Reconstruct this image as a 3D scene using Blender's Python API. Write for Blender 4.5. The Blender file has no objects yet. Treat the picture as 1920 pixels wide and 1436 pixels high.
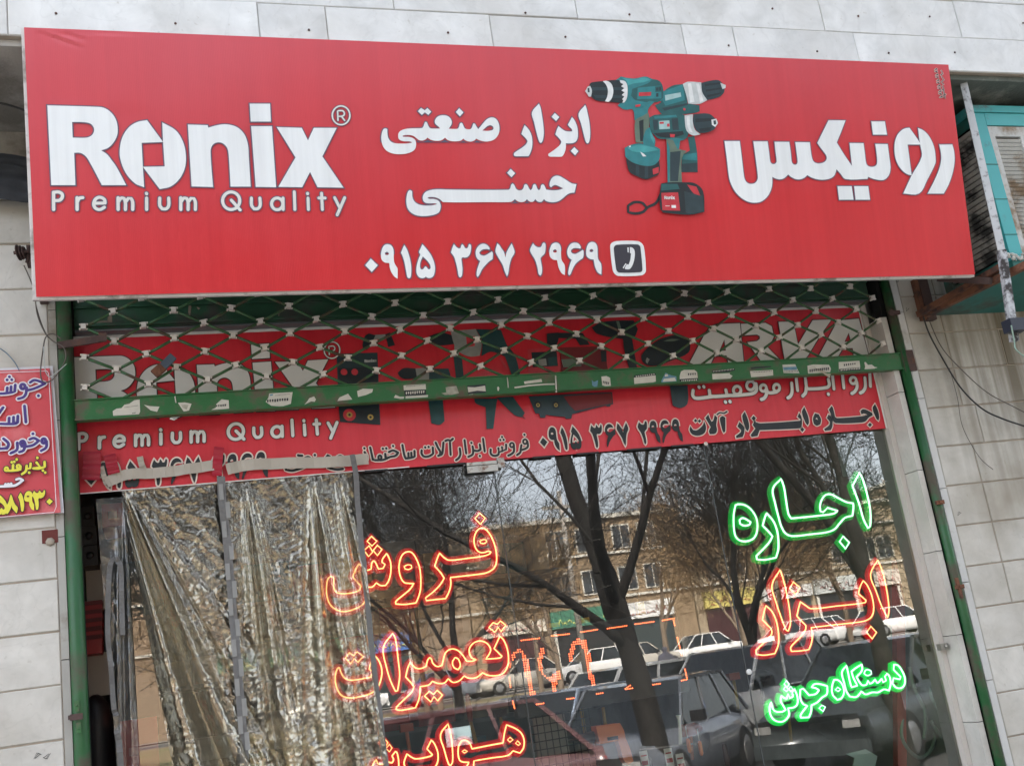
import bpy, bmesh, math, random
from mathutils import Vector, Matrix
from mathutils.geometry import tessellate_polygon
R = math.radians
random.seed(7)
sc = bpy.context.scene
COL = sc.collection

# ------------------------------------------------------------ camera
F, CX, CY = 2100.0, 960.0, 718.0
CAM = Vector((0.0, -4.2, 1.6))
_u = Vector((-1168, -7938, 2100)).normalized()
_x = Vector((6320, -374, 2100)); _x = (_x - _u * _x.dot(_u)).normalized()
_y = _u.cross(_x)
def ray(px, py):
    d = Vector((px - CX, py - CY, F)).normalized()
    return Vector((d.dot(_x), d.dot(_y), d.dot(_u)))
cam_d = bpy.data.cameras.new('camera'); cam = bpy.data.objects.new('camera', cam_d); COL.objects.link(cam)
right, down, fwd = ray(CX + 1e6, CY), ray(CX, CY + 1e6), ray(CX, CY)
fwd = fwd.normalized(); right = (right - fwd * right.dot(fwd)).normalized(); upv = right.cross(fwd)
cam.matrix_world = Matrix.Translation(CAM) @ Matrix(((right.x, upv.x, -fwd.x), (right.y, upv.y, -fwd.y), (right.z, upv.z, -fwd.z))).to_4x4()
cam_d.sensor_fit = 'HORIZONTAL'; cam_d.sensor_width = 36.0; cam_d.lens = 36.0 * F / 1920.0
cam_d.clip_start = 0.05; cam_d.clip_end = 2000
sc.camera = cam

# ------------------------------------------------------------ light
SUN_EL, SUN_AZ = R(43), R(-24)          # azimuth from +Y towards +X: the sun stands behind the shop
sdir = Vector((math.sin(SUN_AZ) * math.cos(SUN_EL), math.cos(SUN_AZ) * math.cos(SUN_EL), math.sin(SUN_EL)))
w = bpy.data.worlds.new('World'); sc.world = w; w.use_nodes = True
wn = w.node_tree; sky = wn.nodes.new('ShaderNodeTexSky'); sky.sky_type = 'NISHITA'
sky.sun_disc = False; sky.sun_elevation = SUN_EL; sky.sun_rotation = SUN_AZ; sky.air_density = 1.0; sky.dust_density = 4.0; sky.ozone_density = 0.6
hz = wn.nodes.new('ShaderNodeHueSaturation'); hz.inputs['Saturation'].default_value = .42; wn.links.new(sky.outputs[0], hz.inputs['Color'])   # thin winter haze
wn.links.new(hz.outputs[0], wn.nodes['Background'].inputs[0]); wn.nodes['Background'].inputs[1].default_value = 0.15
sl = bpy.data.lights.new('sun', 'SUN'); sl.energy = 3.0; sl.angle = R(0.5); sl.color = (1, 0.93, 0.82)
so = bpy.data.objects.new('sun', sl); COL.objects.link(so)
so.rotation_euler = sdir.to_track_quat('Z', 'Y').to_euler(); so.location = (0, 20, 30)
sc.view_settings.view_transform = 'Standard'; sc.view_settings.look = 'None'
sc.view_settings.exposure = 2.82; sc.view_settings.gamma = 1; sc.view_settings.use_curve_mapping = False
sc.cycles.use_denoising = True
sc.cycles.max_bounces = 10; sc.cycles.transparent_max_bounces = 24; sc.cycles.glossy_bounces = 5; sc.cycles.diffuse_bounces = 4
sc.cycles.sample_clamp_indirect = 6

# ------------------------------------------------------------ helpers
def onY(px, py, Y):
    d = ray(px, py); return CAM + d * ((Y - CAM.y) / d.y)
SB = Vector((0, -0.5, 3.0)); SU = Vector((0, -0.17, 0.985)).normalized(); SX = Vector((1, 0, 0)); SN = SX.cross(SU)   # the leaning sign
SN = SN if SN.y < 0 else -SN
def onS(px, py):
    d = ray(px, py); p = CAM + d * ((SB - CAM).dot(SN) / d.dot(SN)); q = p - SB
    return (q.dot(SX), q.dot(SU))
class Plane:
    def __init__(s, o, u, v, n): s.o, s.u, s.v, s.n = Vector(o), Vector(u), Vector(v), Vector(n)
    def pt(s, a, b, h=0): return s.o + s.u * a + s.v * b + s.n * h
    def pix(s, px, py):
        d = ray(px, py); p = CAM + d * ((s.o - CAM).dot(s.n) / d.dot(s.n)); q = p - s.o
        return (q.dot(s.u), q.dot(s.v))
def vplane(Y): return Plane((0, Y, 0), (1, 0, 0), (0, 0, 1), (0, -1, 0))
SIGN = Plane(SB, SX, SU, SN)

def link(name, me, parent=None, mats=()):
    o = bpy.data.objects.new(name, me); COL.objects.link(o)
    for m in mats: me.materials.append(m)
    if parent: o.parent = parent; o.matrix_parent_inverse = Matrix.Identity(4) if parent.type == 'EMPTY' and parent.location.length == 0 else parent.matrix_world.inverted()
    return o
def thing(name, label, cat, loc=(0, 0, 0), group=None):
    o = bpy.data.objects.new(name, None); COL.objects.link(o); o.location = loc
    o.empty_display_size = 0.05
    o.matrix_world = Matrix.Translation(loc)
    o['label'] = label; o['category'] = cat
    if group: o['group'] = group
    return o
def tag(o, label, cat, group=None):
    o['label'] = label; o['category'] = cat
    if group: o['group'] = group
    return o
def struct(o): o['kind'] = 'structure'; return o
def stuff(o): o['kind'] = 'stuff'; return o
def lab(o, l): o['label'] = l; return o

class MB:
    """collects geometry in world coordinates"""
    def __init__(s): s.v, s.f, s.m, s.sm = [], [], [], []
    def add(s, vs, fs, mi=0, smooth=False):
        b = len(s.v); s.v += [tuple(v) for v in vs]
        for f in fs: s.f.append(tuple(i + b for i in f)); s.m.append(mi); s.sm.append(smooth)
    def box(s, a, b, mi=0, c=0.0):
        (x0, y0, z0), (x1, y1, z1) = [min(p, q) for p, q in zip(a, b)], [max(p, q) for p, q in zip(a, b)]
        vs = [(x, y, z) for x in (x0, x1) for y in (y0, y1) for z in (z0, z1)]
        s.add(vs, [(0, 1, 3, 2), (4, 6, 7, 5), (0, 4, 5, 1), (2, 3, 7, 6), (0, 2, 6, 4), (1, 5, 7, 3)], mi)
    def bar(s, p, q, w, h=None, up=(0, 0, 1), mi=0):
        h = h or w; p, q = Vector(p), Vector(q); d = (q - p).normalized(); a = d.cross(Vector(up))
        if a.length < 1e-4: a = d.cross(Vector((1, 0, 0)))
        a.normalize(); b = a.cross(d)
        vs = [e + a * (i * w / 2) + b * (j * h / 2) for e in (p, q) for i, j in ((-1, -1), (1, -1), (1, 1), (-1, 1))]
        s.add(vs, [(0, 1, 2, 3), (7, 6, 5, 4), (0, 4, 5, 1), (1, 5, 6, 2), (2, 6, 7, 3), (3, 7, 4, 0)], mi)
    def tube(s, pts, r, n=8, mi=0, closed=False, smooth=True, cap=True):
        pts = [Vector(p) for p in pts]; N = len(pts)
        rs = r if isinstance(r, (list, tuple)) else [r] * N
        vs, fs = [], []; prev = None
        for i, p in enumerate(pts):
            a = pts[(i - 1) % N] if (closed or i > 0) else p
            b = pts[(i + 1) % N] if (closed or i < N - 1) else p
            d = (b - a)
            if d.length < 1e-9: d = Vector((0, 0, 1))
            d.normalize()
            if prev is None:
                x = d.orthogonal().normalized()
            else:
                x = prev - d * prev.dot(d)
                x = x.normalized() if x.length > 1e-6 else d.orthogonal().normalized()
            prev = x; y = d.cross(x)
            for k in range(n):
                t = 2 * math.pi * k / n; vs.append(p + (x * math.cos(t) + y * math.sin(t)) * rs[i])
        for i in range(N if closed else N - 1):
            j = (i + 1) % N
            for k in range(n):
                l = (k + 1) % n; fs.append((i * n + k, i * n + l, j * n + l, j * n + k))
        if cap and not closed: fs += [tuple(reversed(range(n))), tuple(range((N - 1) * n, N * n))]
        s.add(vs, fs, mi, smooth)
    def lathe(s, c, ax, prof, n=16, mi=0, smooth=True):
        c, ax = Vector(c), Vector(ax).normalized(); x = ax.orthogonal().normalized(); y = ax.cross(x); vs = []
        for h, r in prof:
            for k in range(n):
                t = 2 * math.pi * k / n; vs.append(c + ax * h + (x * math.cos(t) + y * math.sin(t)) * r)
        fs = [(i * n + k, i * n + (k + 1) % n, (i + 1) * n + (k + 1) % n, (i + 1) * n + k) for i in range(len(prof) - 1) for k in range(n)]
        fs += [tuple(reversed(range(n))), tuple(range((len(prof) - 1) * n, len(prof) * n))]
        s.add(vs, fs, mi, smooth)
    def poly(s, plane, contours, h=0, mi=0):
        """flat filled print: outer contour then holes, in plane coordinates"""
        flat = [p for c in contours for p in c]
        try: tris = tessellate_polygon([[Vector((p[0], p[1], 0)) for p in c] for c in contours])
        except Exception: return
        s.add([plane.pt(p[0], p[1], h) for p in flat], [t if ((flat[t[1]][0]-flat[t[0]][0])*(flat[t[2]][1]-flat[t[0]][1])-(flat[t[1]][1]-flat[t[0]][1])*(flat[t[2]][0]-flat[t[0]][0])) > 0 else (t[0], t[2], t[1]) for t in tris], mi)
    def ribbon(s, plane, pts, w, h=0, mi=0, closed=False, cap=True):
        """pen stroke of width w with round ends and joints"""
        pts = [Vector((p[0], p[1])) for p in pts]; N = len(pts)
        if N < 2: return
        L, Rr = [], []
        for i in range(N):
            a = pts[i - 1] if (closed or i > 0) else pts[i]; b = pts[(i + 1) % N] if (closed or i < N - 1) else pts[i]
            d = (b - a)
            if d.length < 1e-9: d = Vector((1, 0))
            d.normalize(); n = Vector((-d.y, d.x))
            L.append(pts[i] + n * w / 2); Rr.append(pts[i] - n * w / 2)
        vs = [plane.pt(p.x, p.y, h) for p in L] + [plane.pt(p.x, p.y, h) for p in Rr]
        fs = [(i, N + i, N + (i + 1) % N, (i + 1) % N) for i in range(N if closed else N - 1)]
        s.add(vs, fs, mi)
        if cap and not closed:
            for e, q in ((0, 1), (N - 1, N - 2)):
                d = (pts[e] - pts[q]).normalized(); n = Vector((-d.y, d.x)); c = pts[e]
                arc = [c + (n * math.cos(t) + d * math.sin(t)) * w / 2 for t in [math.pi * k / 6 for k in range(7)]]
                s.add([plane.pt(p.x, p.y, h) for p in arc], [tuple(reversed(range(7)))], mi)
    def build(s, name, mats, parent=None):
        me = bpy.data.meshes.new(name); me.from_pydata(s.v, [], s.f)
        if not isinstance(mats, (list, tuple)): mats = [mats]
        for m in mats: me.materials.append(m)
        me.polygons.foreach_set('material_index', s.m); me.polygons.foreach_set('use_smooth', s.sm); me.update()
        o = bpy.data.objects.new(name, me); COL.objects.link(o)
        if parent:
            o.parent = parent; o.matrix_parent_inverse = parent.matrix_world.inverted()
        return o

def parse(txt, ox=0, oy=0, s=1.0):
    """'x,y x,y ; x,y ...' zoomed print coordinates -> list of contours"""
    out = []
    for part in txt.split(';'):
        c = [tuple(float(t) for t in q.split(',')) for q in part.split()]
        if c: out.append([(ox + x / s, oy + y / s) for x, y in c])
    return out
def smooth(c, closed=True, ang=52, k=4):
    """Catmull-Rom through the points, sharp turns stay corners"""
    N = len(c); P = [Vector(p) for p in c]
    def corner(i):
        if not closed and i in (0, N - 1): return True
        a, b = P[i] - P[i - 1], P[(i + 1) % N] - P[i]
        if a.length < 1e-9 or b.length < 1e-9: return True
        return abs(a.angle_signed(b, 0)) > R(ang)
    cr = [corner(i) for i in range(N)]; out = []
    for i in range(N if closed else N - 1):
        j = (i + 1) % N; p1, p2 = P[i], P[j]; d = p2 - p1
        out.append(tuple(p1))
        if cr[i] and cr[j]: continue
        L = d.length
        def tan(a, m, b):
            t = (b - a); return t.normalized() * L if t.length > 1e-9 else d
        m1 = d if cr[i] else tan(P[i - 1], p1, p2)
        m2 = d if cr[j] else tan(p1, p2, P[(j + 1) % N])
        for q in range(1, k):
            t = q / k; h1 = 2*t**3 - 3*t**2 + 1; h2 = t**3 - 2*t*t + t; h3 = -2*t**3 + 3*t*t; h4 = t**3 - t*t
            out.append(tuple(p1 * h1 + m1 * h2 + p2 * h3 + m2 * h4))
    if not closed: out.append(tuple(P[-1]))
    return out
def area(c): return sum(c[i - 1][0] * c[i][1] - c[i][0] * c[i - 1][1] for i in range(len(c))) / 2
def grow(c, d):
    """outline moved outwards by d (negative: inwards)"""
    N = len(c); sg = 1 if area(c) > 0 else -1; out = []
    for i in range(N):
        a, p, b = Vector(c[i - 1]), Vector(c[i]), Vector(c[(i + 1) % N])
        e1, e2 = (p - a), (b - p)
        if e1.length < 1e-9 or e2.length < 1e-9: out.append(c[i]); continue
        n1 = Vector((e1.y, -e1.x)).normalized(); n2 = Vector((e2.y, -e2.x)).normalized(); n = n1 + n2
        n = n.normalized() if n.length > 1e-4 else n1
        out.append(tuple(p + n * sg * d / max(0.6, n.dot(n1))))
    return out

# ------------------------------------------------------------ materials
def nd(t, kind, **kw):
    n = t.nodes.new(kind)
    for k, v in kw.items():
        if k.startswith('i_'): n.inputs[k[2:].replace('_', ' ')].default_value = v
        else: setattr(n, k, v)
    return n
def base(name):
    m = bpy.data.materials.new(name); m.use_nodes = True; t = m.node_tree
    return m, t, t.nodes['Principled BSDF']
def rgb(h):
    h = h.lstrip('#'); c = [int(h[i:i + 2], 16) / 255 for i in (0, 2, 4)]
    return tuple([(x / 12.92 if x <= .04045 else ((x + .055) / 1.055) ** 2.4) for x in c] + [1])
def mat(name, col, rough=0.5, metal=0, var=0.12, scale=6, bump=0.0, bscale=60, spec=0.5, dirt=None, dscale=3, damt=0.5, coat=0, stretch=(1, 1, 1)):
    """principled with noise-varied colour, optional patches of dirt or rust and fine relief"""
    m, t, p = base(name); L = t.links.new
    g = nd(t, 'ShaderNodeNewGeometry'); mp = nd(t, 'ShaderNodeMapping'); mp.inputs['Scale'].default_value = stretch
    L(g.outputs['Position'], mp.inputs['Vector'])
    n = nd(t, 'ShaderNodeTexNoise'); n.inputs['Scale'].default_value = scale; n.inputs['Detail'].default_value = 6
    L(mp.outputs[0], n.inputs['Vector'])
    c = tuple(col[:3]); lo = tuple(x * (1 - var) for x in c) + (1,); hi = tuple(min(1, x * (1 + var)) for x in c) + (1,)
    mx = nd(t, 'ShaderNodeMix', data_type='RGBA'); mx.inputs[6].default_value = lo; mx.inputs[7].default_value = hi
    L(n.outputs['Fac'], mx.inputs[0]); out = mx.outputs[2]
    if dirt is not None:
        n2 = nd(t, 'ShaderNodeTexNoise'); n2.inputs['Scale'].default_value = dscale; n2.inputs['Detail'].default_value = 8; n2.inputs['Roughness'].default_value = 0.65
        L(mp.outputs[0], n2.inputs['Vector'])
        r = nd(t, 'ShaderNodeValToRGB'); r.color_ramp.elements[0].position = 0.62 - damt * .25; r.color_ramp.elements[1].position = 0.72 - damt * .2
        L(n2.outputs['Fac'], r.inputs[0])
        m2 = nd(t, 'ShaderNodeMix', data_type='RGBA'); L(r.outputs[0], m2.inputs[0]); L(out, m2.inputs[6]); m2.inputs[7].default_value = tuple(dirt[:3]) + (1,); out = m2.outputs[2]
        m3 = nd(t, 'ShaderNodeMath', operation='MULTIPLY_ADD'); L(r.outputs[0], m3.inputs[0]); m3.inputs[1].default_value = 0.35; m3.inputs[2].default_value = rough; L(m3.outputs[0], p.inputs['Roughness'])
    else: p.inputs['Roughness'].default_value = rough
    L(out, p.inputs['Base Color']); p.inputs['Metallic'].default_value = metal; p.inputs['Specular IOR Level'].default_value = spec
    p.inputs['Coat Weight'].default_value = coat
    if bump:
        n3 = nd(t, 'ShaderNodeTexNoise'); n3.inputs['Scale'].default_value = bscale; n3.inputs['Detail'].default_value = 4
        L(mp.outputs[0], n3.inputs['Vector']); b = nd(t, 'ShaderNodeBump'); b.inputs['Strength'].default_value = bump; b.inputs['Distance'].default_value = 0.004
        L(n3.outputs['Fac'], b.inputs['Height']); L(b.outputs[0], p.inputs['Normal'])
    return m
def emit(name, col, s, alpha=1.0):
    m = bpy.data.materials.new(name); m.use_nodes = True; t = m.node_tree; t.nodes.clear()
    o = nd(t, 'ShaderNodeOutputMaterial'); e = nd(t, 'ShaderNodeEmission'); e.inputs[0].default_value = tuple(col[:3]) + (1,); e.inputs[1].default_value = s
    if alpha >= 1: t.links.new(e.outputs[0], o.inputs[0])
    else:
        tr = nd(t, 'ShaderNodeBsdfTransparent'); a = nd(t, 'ShaderNodeMixShader'); a.inputs[0].default_value = alpha
        t.links.new(tr.outputs[0], a.inputs[1]); t.links.new(e.outputs[0], a.inputs[2]); t.links.new(a.outputs[0], o.inputs[0])
    return m
def glassy(name, tint, fac_scale, fac_add, rough=0.0, bump=0, bscale=8, bstretch=(1, 1, 1), bdist=0.01, haze=0.0, gcol=(1, 1, 1)):
    """thin clear sheet: transparent with a fresnel reflection"""
    m = bpy.data.materials.new(name); m.use_nodes = True; t = m.node_tree; t.nodes.clear(); L = t.links.new
    o = nd(t, 'ShaderNodeOutputMaterial'); tr = nd(t, 'ShaderNodeBsdfTransparent'); tr.inputs[0].default_value = tuple(tint) + (1,)
    gl = nd(t, 'ShaderNodeBsdfGlossy'); gl.inputs['Roughness'].default_value = rough; gl.inputs[0].default_value = tuple(gcol) + (1,)
    fr = nd(t, 'ShaderNodeFresnel'); fr.inputs[0].default_value = 1.5
    ma = nd(t, 'ShaderNodeMath', operation='MULTIPLY_ADD', use_clamp=True); ma.inputs[1].default_value = fac_scale; ma.inputs[2].default_value = fac_add
    L(fr.outputs[0], ma.inputs[0]); a = nd(t, 'ShaderNodeMixShader'); L(ma.outputs[0], a.inputs[0]); L(tr.outputs[0], a.inputs[1]); L(gl.outputs[0], a.inputs[2])
    out = a.outputs[0]
    if haze:
        df = nd(t, 'ShaderNodeBsdfDiffuse'); df.inputs[0].default_value = (.6, .62, .62, 1); b = nd(t, 'ShaderNodeMixShader'); b.inputs[0].default_value = haze
        g0 = nd(t, 'ShaderNodeNewGeometry'); nz = nd(t, 'ShaderNodeTexNoise'); nz.inputs['Scale'].default_value = 5; nz.inputs['Detail'].default_value = 7
        L(g0.outputs['Position'], nz.inputs['Vector']); mm = nd(t, 'ShaderNodeMath', operation='MULTIPLY', use_clamp=True); L(nz.outputs['Fac'], mm.inputs[0]); mm.inputs[1].default_value = haze * 2; L(mm.outputs[0], b.inputs[0])
        L(out, b.inputs[1]); L(df.outputs[0], b.inputs[2]); out = b.outputs[0]
    if bump:
        g = nd(t, 'ShaderNodeNewGeometry'); mp = nd(t, 'ShaderNodeMapping'); mp.inputs['Scale'].default_value = bstretch; L(g.outputs['Position'], mp.inputs['Vector'])
        n = nd(t, 'ShaderNodeTexNoise'); n.inputs['Scale'].default_value = bscale; n.inputs['Detail'].default_value = 7; n.inputs['Distortion'].default_value = .6; L(mp.outputs[0], n.inputs['Vector'])
        b = nd(t, 'ShaderNodeBump'); b.inputs['Strength'].default_value = bump; b.inputs['Distance'].default_value = bdist; L(n.outputs['Fac'], b.inputs['Height']); L(b.outputs[0], gl.inputs['Normal'])
    L(out, o.inputs[0]); return m

def tile_mat(name, a, b, dirt, dirt_amt, streak=0.0, top=None):
    """marble cladding: per-tile tint, faint veins, grime; streaks run down from what drips above"""
    m, t, p = base(name); L = t.links.new
    g = nd(t, 'ShaderNodeNewGeometry'); oi = nd(t, 'ShaderNodeObjectInfo')
    ad = nd(t, 'ShaderNodeVectorMath', operation='MULTIPLY_ADD'); L(oi.outputs['Random'], ad.inputs[0]); ad.inputs[1].default_value = (9, 9, 9); L(g.outputs['Position'], ad.inputs[2])
    n = nd(t, 'ShaderNodeTexNoise'); n.inputs['Scale'].default_value = 7; n.inputs['Detail'].default_value = 9; n.inputs['Roughness'].default_value = .62; n.inputs['Distortion'].default_value = .4; L(ad.outputs[0], n.inputs['Vector'])
    r = nd(t, 'ShaderNodeValToRGB'); r.color_ramp.elements[0].position = .3; r.color_ramp.elements[1].position = .7; r.color_ramp.elements[0].color = tuple(a) + (1,); r.color_ramp.elements[1].color = tuple(b) + (1,); L(n.outputs['Fac'], r.inputs[0])
    hs = nd(t, 'ShaderNodeHueSaturation'); L(r.outputs[0], hs.inputs['Color']); mr = nd(t, 'ShaderNodeMapRange'); L(oi.outputs['Random'], mr.inputs[0]); mr.inputs[3].default_value = .94; mr.inputs[4].default_value = 1.04; L(mr.outputs[0], hs.inputs['Value'])
    out = hs.outputs[0]
    # veins
    v = nd(t, 'ShaderNodeTexNoise'); v.inputs['Scale'].default_value = 2.2; v.inputs['Detail'].default_value = 4; v.inputs['Distortion'].default_value = 1.8; L(ad.outputs[0], v.inputs['Vector'])
    vr = nd(t, 'ShaderNodeValToRGB'); e = vr.color_ramp.elements; e[0].position = .485; e[0].color = (0, 0, 0, 1); e[1].position = .5; e[1].color = (1, 1, 1, 1); e2 = e.new(.515); e2.color = (0, 0, 0, 1); L(v.outputs['Fac'], vr.inputs[0])
    vm = nd(t, 'ShaderNodeMath', operation='MULTIPLY'); L(vr.outputs[0], vm.inputs[0]); vm.inputs[1].default_value = .10
    m1 = nd(t, 'ShaderNodeMix', data_type='RGBA'); L(vm.outputs[0], m1.inputs[0]); L(out, m1.inputs[6]); m1.inputs[7].default_value = tuple(x * .5 for x in a) + (1,); out = m1.outputs[2]
    # speckle pits
    s = nd(t, 'ShaderNodeTexNoise'); s.inputs['Scale'].default_value = 55; s.inputs['Detail'].default_value = 3; L(ad.outputs[0], s.inputs['Vector'])
    sr = nd(t, 'ShaderNodeValToRGB'); sr.color_ramp.elements[0].position = .66; sr.color_ramp.elements[1].position = .78; L(s.outputs['Fac'], sr.inputs[0])
    sm = nd(t, 'ShaderNodeMath', operation='MULTIPLY'); L(sr.outputs[0], sm.inputs[0]); sm.inputs[1].default_value = .35
    m2 = nd(t, 'ShaderNodeMix', data_type='RGBA'); L(sm.outputs[0], m2.inputs[0]); L(out, m2.inputs[6]); m2.inputs[7].default_value = tuple(dirt) + (1,); out = m2.outputs[2]
    # broad grime
    d = nd(t, 'ShaderNodeTexNoise'); d.inputs['Scale'].default_value = 2.6; d.inputs['Detail'].default_value = 8; L(g.outputs['Position'], d.inputs['Vector'])
    dr = nd(t, 'ShaderNodeMapRange'); L(d.outputs['Fac'], dr.inputs[0]); dr.inputs[1].default_value = .42; dr.inputs[2].default_value = .75; dr.inputs[4].default_value = dirt_amt
    m3 = nd(t, 'ShaderNodeMix', data_type='RGBA'); L(dr.outputs[0], m3.inputs[0]); L(out, m3.inputs[6]); m3.inputs[7].default_value = tuple(dirt) + (1,); out = m3.outputs[2]
    if streak:
        mp = nd(t, 'ShaderNodeMapping'); mp.inputs['Scale'].default_value = (17, 17, .55); L(g.outputs['Position'], mp.inputs['Vector'])
        k = nd(t, 'ShaderNodeTexNoise'); k.inputs['Scale'].default_value = 1; k.inputs['Detail'].default_value = 5; L(mp.outputs[0], k.inputs['Vector'])
        sx = nd(t, 'ShaderNodeSeparateXYZ'); L(g.outputs['Position'], sx.inputs[0])
        hz = nd(t, 'ShaderNodeMapRange'); L(sx.outputs['Z'], hz.inputs[0]); hz.inputs[1].default_value = 1.9; hz.inputs[2].default_value = 2.6; hz.inputs[3].default_value = 0.12; hz.inputs[4].default_value = 1
        hx = nd(t, 'ShaderNodeMapRange'); L(sx.outputs['X'], hx.inputs[0]); hx.inputs[1].default_value = 3.45; hx.inputs[2].default_value = 3.74; hx.inputs[3].default_value = .2; hx.inputs[4].default_value = 1
        kr = nd(t, 'ShaderNodeMapRange'); L(k.outputs['Fac'], kr.inputs[0]); kr.inputs[1].default_value = .28; kr.inputs[2].default_value = .60
        a1 = nd(t, 'ShaderNodeMath', operation='MULTIPLY'); L(hz.outputs[0], a1.inputs[0]); L(hx.outputs[0], a1.inputs[1])
        a2 = nd(t, 'ShaderNodeMath', operation='MULTIPLY'); L(a1.outputs[0], a2.inputs[0]); L(kr.outputs[0], a2.inputs[1])
        a3 = nd(t, 'ShaderNodeMath', operation='MULTIPLY'); L(a2.outputs[0], a3.inputs[0]); a3.inputs[1].default_value = streak
        m4 = nd(t, 'ShaderNodeMix', data_type='RGBA'); L(a3.outputs[0], m4.inputs[0]); L(out, m4.inputs[6]); m4.inputs[7].default_value = (.13, .105, .065, 1); out = m4.outputs[2]
    L(out, p.inputs['Base Color']); p.inputs['Roughness'].default_value = .55
    b = nd(t, 'ShaderNodeBump'); b.inputs['Strength'].default_value = .35; b.inputs['Distance'].default_value = .003; L(n.outputs['Fac'], b.inputs['Height']); L(b.outputs[0], p.inputs['Normal'])
    return m
def banner_mat(name, col, rough=.34, rib=.5, sp=.5, fade=None, painted_sheen=None):
    """printed flex vinyl: fine vertical weave ribs, faint scuffs"""
    m, t, p = base(name); L = t.links.new
    g = nd(t, 'ShaderNodeNewGeometry'); mp = nd(t, 'ShaderNodeMapping'); mp.inputs['Scale'].default_value = (26, 1, .6); L(g.outputs['Position'], mp.inputs['Vector'])
    n = nd(t, 'ShaderNodeTexNoise'); n.inputs['Scale'].default_value = 1; n.inputs['Detail'].default_value = 5; n.inputs['Roughness'].default_value = .7; L(mp.outputs[0], n.inputs['Vector'])
    n2 = nd(t, 'ShaderNodeTexNoise'); n2.inputs['Scale'].default_value = 1.1; n2.inputs['Detail'].default_value = 5; L(g.outputs['Position'], n2.inputs['Vector'])
    ad = nd(t, 'ShaderNodeMath', operation='ADD'); L(n.outputs['Fac'], ad.inputs[0]); L(n2.outputs['Fac'], ad.inputs[1])
    mr = nd(t, 'ShaderNodeMapRange'); L(ad.outputs[0], mr.inputs[0]); mr.inputs[1].default_value = .6; mr.inputs[2].default_value = 1.4
    mx = nd(t, 'ShaderNodeMix', data_type='RGBA'); c = col[:3]; mx.inputs[6].default_value = tuple(x * .86 for x in c) + (1,); f = fade or tuple(min(1, x * 1.12 + .012) for x in c); mx.inputs[7].default_value = tuple(f) + (1,)
    L(mr.outputs[0], mx.inputs[0]); cout = mx.outputs[2]
    if painted_sheen:      # sky sheen painted into the vinyl colour, paler towards the upper left
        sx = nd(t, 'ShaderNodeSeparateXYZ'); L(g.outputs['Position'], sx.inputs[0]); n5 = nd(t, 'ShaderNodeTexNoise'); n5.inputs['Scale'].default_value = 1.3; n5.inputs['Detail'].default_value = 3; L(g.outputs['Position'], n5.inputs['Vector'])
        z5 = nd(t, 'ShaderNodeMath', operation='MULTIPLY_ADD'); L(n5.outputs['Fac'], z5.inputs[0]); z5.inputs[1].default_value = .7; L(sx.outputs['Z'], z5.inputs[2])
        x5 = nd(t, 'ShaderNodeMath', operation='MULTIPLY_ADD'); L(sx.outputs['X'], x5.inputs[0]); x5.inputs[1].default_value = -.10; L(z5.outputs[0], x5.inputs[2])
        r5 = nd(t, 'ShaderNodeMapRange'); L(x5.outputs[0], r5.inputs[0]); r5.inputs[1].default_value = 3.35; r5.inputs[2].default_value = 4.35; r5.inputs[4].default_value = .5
        f5 = nd(t, 'ShaderNodeMix', data_type='RGBA'); L(r5.outputs[0], f5.inputs[0]); L(cout, f5.inputs[6]); f5.inputs[7].default_value = painted_sheen; cout = f5.outputs[2]
    L(cout, p.inputs['Base Color'])
    p.inputs['Specular IOR Level'].default_value = sp; p.inputs['Coat Weight'].default_value = .3 * rib; p.inputs['Coat Roughness'].default_value = .26
    rr = nd(t, 'ShaderNodeMapRange'); L(n2.outputs['Fac'], rr.inputs[0]); rr.inputs[3].default_value = rough - .08; rr.inputs[4].default_value = rough + .12; L(rr.outputs[0], p.inputs['Roughness'])
    wv = nd(t, 'ShaderNodeTexWave'); wv.bands_direction = 'X'; wv.inputs['Scale'].default_value = 55; wv.inputs['Distortion'].default_value = .4; L(g.outputs['Position'], wv.inputs['Vector'])
    wm = nd(t, 'ShaderNodeTexNoise'); wm.inputs['Scale'].default_value = 2.3; wm.inputs['Detail'].default_value = 4; L(g.outputs['Position'], wm.inputs['Vector'])
    b1 = nd(t, 'ShaderNodeBump'); b1.inputs['Strength'].default_value = .12 * rib; b1.inputs['Distance'].default_value = .0015; L(wv.outputs['Fac'], b1.inputs['Height'])
    b2 = nd(t, 'ShaderNodeBump'); b2.inputs['Strength'].default_value = .35 * rib; b2.inputs['Distance'].default_value = .02; L(wm.outputs['Fac'], b2.inputs['Height']); L(b1.outputs[0], b2.inputs['Normal'])
    L(b2.outputs[0], p.inputs['Normal'])
    return m
# ------------------------------------------------------------ shared materials
M = {}
M['marble'] = tile_mat('white_marble', (.53, .54, .53), (.72, .73, .72), (.33, .29, .23), .28)
M['marble_l'] = tile_mat('pillar_marble', (.49, .475, .435), (.65, .63, .585), (.27, .235, .18), .5)
M['marble_r'] = tile_mat('stained_marble', (.48, .465, .42), (.64, .62, .57), (.25, .215, .155), .75, streak=.97)
M['mortar'] = mat('mortar', (.36, .31, .25), .9, var=.3, scale=12, bump=.6)
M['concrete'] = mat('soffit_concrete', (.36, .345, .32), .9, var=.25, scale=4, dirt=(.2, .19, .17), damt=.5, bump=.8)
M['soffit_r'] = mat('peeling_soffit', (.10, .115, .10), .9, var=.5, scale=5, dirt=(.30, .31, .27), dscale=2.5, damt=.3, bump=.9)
M['edge'] = mat('edge_stone', (.36, .35, .32), .7, var=.2, scale=9, dirt=(.2, .17, .13), damt=.4)
M['edge_w'] = mat('white_edge_stone', (.52, .52, .50), .6, var=.15, scale=9, dirt=(.3, .27, .22), damt=.3)
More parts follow.
